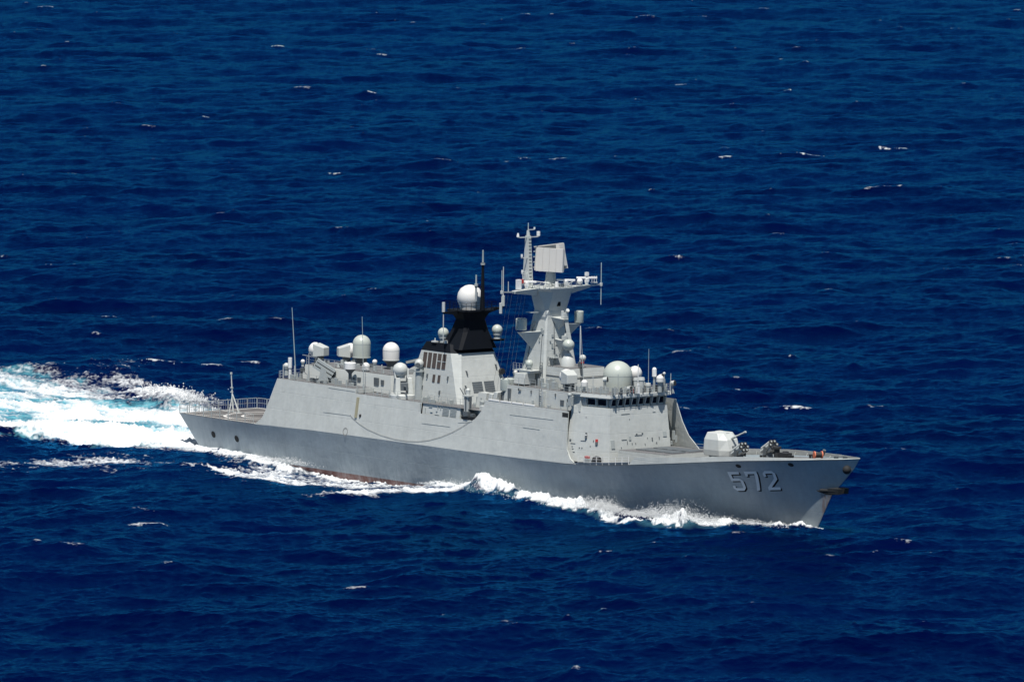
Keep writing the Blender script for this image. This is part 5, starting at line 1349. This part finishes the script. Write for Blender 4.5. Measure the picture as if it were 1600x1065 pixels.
railing([(18.2, -6.2, zr), (24.0, -4.7, zr), (23.9, 5.1, zr)], step=1.0, h=1.0, r=.035)
railing([(12.5, -5.75, 14.34), (18.2, -5.75, 14.34)], step=1.3); railing([(3.6, -5.75, 14.34), (9.5, -5.75, 14.34)], step=1.3)
m = MB(); clutter(m, 7.5, 12.5, -5.5, -3.6, 14.34, 16, 51, .2, .6, 1.3); clutter(m, 14, 18, -5.2, -2, 14.34, 12, 52, .2, .6, .9); build_each(m, 'roof_fitting', 'fitting', ship)
m = MB(); clutter(m, 2, 17, -6.9, -6.3, 12.04, 14, 53, .12, .35, .8); build_each(m, 'deck_fitting', 'fitting', ship)
# lamp bracket on the starboard bridge wing
m = MB(); m.ball((17.9, -6.9, 14.2), .3, 10); m.box((18.0, -6.8, 13.4), (.5, .5, 1.2)); m.box((17.6, -6.95, 12.9), (.3, .35, .6)); m.build('wing_light', 'fitting', ship)

# ---- ladder recess, draught ring and lines on the side plating
m = MB(); xa, xb = -26.5, -26.05
m.hexa([(xa - .0, -side_y(xa, 7.4) - .02, 7.4), (xb, -side_y(xb, 7.4) - .02, 7.4), (xb, -side_y(xb, 10.15) - .02, 10.15), (xa, -side_y(xa, 10.15) - .02, 10.15)],
       [(xa, -side_y(xa, 7.4) - .14, 7.4), (xb, -side_y(xb, 7.4) - .14, 7.4), (xb, -side_y(xb, 10.15) - .14, 10.15), (xa, -side_y(xa, 10.15) - .14, 10.15)])
m.build('pilot_ladder', 'yellow', side)
def ring_on_side(x, z, r, w, name, mat):
    m = MB(); n = 20; rows = []
    for rr in (r, r + w): rows.append([(x + rr * math.cos(2 * math.pi * i / n), -side_y(x, z + rr * math.sin(2 * math.pi * i / n)) - .03, z + rr * math.sin(2 * math.pi * i / n)) for i in range(n + 1)])
    m.sheet(rows); return m.build(name, mat, side, smooth=0)
ring_on_side(-28.2, 5.35, .42, .12, 'draught_ring', 'wire')
m = MB(); m.ball((-25.4, -side_y(-25.4, 7.9), 7.75), .22, 10); m.build('deck_drain', 'void', side)
m = MB()
for x0, z0_, x1, z1_ in ((-33.5, 7.55, -27.6, 7.6), (-12.1, 7.9, -6.1, 7.95), (-33.0, 10.9, -27.2, 10.85), (6.0, 10.6, 15.0, 10.7), (9.0, 9.2, 12.5, 9.2), (-4.5, 8.6, -1.6, 9.0)):
    n = 4; pts = [(x0 + (x1 - x0) * i / n, -side_y(x0 + (x1 - x0) * i / n, z0_ + (z1_ - z0_) * i / n) - .03, z0_ + (z1_ - z0_) * i / n) for i in range(n + 1)]
    m.tube(pts, .02, 5)
m.box((-12.75, -side_y(-12.75, 9.7), 9.7), (.10, .12, 1.6))
m.build('plating_seam', 'fitting', side)
RP = [(-27.6, 7.75), (-27.2, 7.45), (-25.6, 6.75), (-23.4, 6.1), (-20.5, 5.6), (-17.4, 5.32), (-14.5, 5.32), (-12.4, 5.45), (-10.0, 5.85), (-7.6, 6.5), (-5.4, 7.3), (-3.6, 8.15), (-2.1, 8.95)]
m = MB(); m.tube([(x, -side_y(x, z) - .06, z) for x, z in RP], .022, 6)
rope = m.build('mooring_rope', 'wire', None)
tag(rope, 'thin grey rope sagging in a loop along the pale side of the warship', 'rope')
# ---------------------------------------------------------------- spray thrown up along the hull
def build_spray():
    rs = np.random.RandomState(5)
    pts = []; rad = []
    def burst(cx, cy, z0, lx, ly, h, n, r0=.05, r1=.17, pw=1.6):
        x = rs.randn(n) * lx; y = rs.randn(n) * ly
        env = np.exp(-(x / (lx * 1.5)) ** 2)
        lump = 0.6 + 0.4 * np.sin(x * 3.1 + cx) * np.sin(y * 2.3 + x * 1.9) 
        z = z0 + h * env * lump * rs.rand(n) ** pw
        r = r0 + (r1 - r0) * rs.rand(n) ** 2 * (1 - .6 * (z - z0) / max(h, .1))
        ok = rs.rand(n) < 1
        for i in range(n):
            X_, Y_ = cx + x[i], cy + y[i]
            lim = float(wl_half(min(max(X_, -63), 59.2))) + 0.15 + max(0, z[i]) * .16
            if -Y_ < lim: Y_ = -lim - abs(rs.randn()) * .35
            pts.append((X_, Y_, z[i])); rad.append(max(.025, r[i]))
    # fine droplets torn from the tops of the mounds
    for (cx, cy, lx, ly, hh) in MOUNDS:
        nn = int(1500 * hh * (1.6 if hh > 1.2 else 1.0))
        burst(cx, cy, 0.35 * hh - (1.8 if -35 < cx < -15 else 0.0), lx * .85, ly * .65, hh * 1.25 + .25, nn, .025, .075, 1.3)
    for i in range(900):
        t = rs.rand(); x = -105 - 16 * t + rs.randn() * 2; y = 25 + 5 * t + rs.randn() * 1.2
        pts.append((x, y, 1.0 + abs(rs.randn()) * .5)); rad.append(.06 + .1 * rs.rand())
    P0 = np.array(pts); R0 = np.array(rad); n = len(P0)
    # each droplet clump is a small octahedron, randomly stretched
    o = np.array([(1, 0, 0), (-1, 0, 0), (0, 1, 0), (0, -1, 0), (0, 0, 1), (0, 0, -1)], float)
    f = np.array([(0, 2, 4), (2, 1, 4), (1, 3, 4), (3, 0, 4), (2, 0, 5), (1, 2, 5), (3, 1, 5), (0, 3, 5)], np.int32)
    st = 0.6 + 0.9 * rs.rand(n, 1, 3)
    V = P0[:, None, :] + o[None] * R0[:, None, None] * st
    F = f[None] + (np.arange(n, dtype=np.int32) * 6)[:, None, None]
    me = bpy.data.meshes.new('bow_spray')
    me.vertices.add(n * 6); me.vertices.foreach_set('co', V.astype(np.float32).ravel())
    me.loops.add(n * 24); me.loops.foreach_set('vertex_index', F.ravel())
    me.polygons.add(n * 8); me.polygons.foreach_set('loop_start', np.arange(n * 8, dtype=np.int32) * 3)
    me.update(calc_edges=True)
    m = bpy.data.materials.new('spray_white'); m.use_nodes = True
    N, L = nt(m); B = N['Principled BSDF']
    g_ = N.new('ShaderNodeNewGeometry'); va = N.new('ShaderNodeVectorMath'); va.operation = 'ADD'; va.inputs[1].default_value = (0, 0, 1.2)
    vn = N.new('ShaderNodeVectorMath'); vn.operation = 'NORMALIZE'
    L.new(g_.outputs['Normal'], va.inputs[0]); L.new(va.outputs[0], vn.inputs[0]); L.new(vn.outputs[0], B.inputs['Normal'])
    B.inputs['Base Color'].default_value = (.86, .88, .89, 1); B.inputs['Roughness'].default_value = .9
    tr_ = N.new('ShaderNodeBsdfTranslucent'); tr_.inputs[0].default_value = (.86, .88, .89, 1)
    mx = N.new('ShaderNodeMixShader'); mx.inputs[0].default_value = .5
    L.new(B.outputs[0], mx.inputs[1]); L.new(tr_.outputs[0], mx.inputs[2])
    tp = N.new('ShaderNodeBsdfTransparent'); m2 = N.new('ShaderNodeMixShader'); m2.inputs[0].default_value = .40
    L.new(mx.outputs[0], m2.inputs[1]); L.new(tp.outputs[0], m2.inputs[2]); L.new(m2.outputs[0], N['Material Output'].inputs[0])
    me.materials.append(m)
    o_ = bpy.data.objects.new('spray', me); COL.objects.link(o_)
    tag(o_, 'white spray and splashes thrown up along the waterline of the warship', 'spray', kind='stuff')
build_spray()
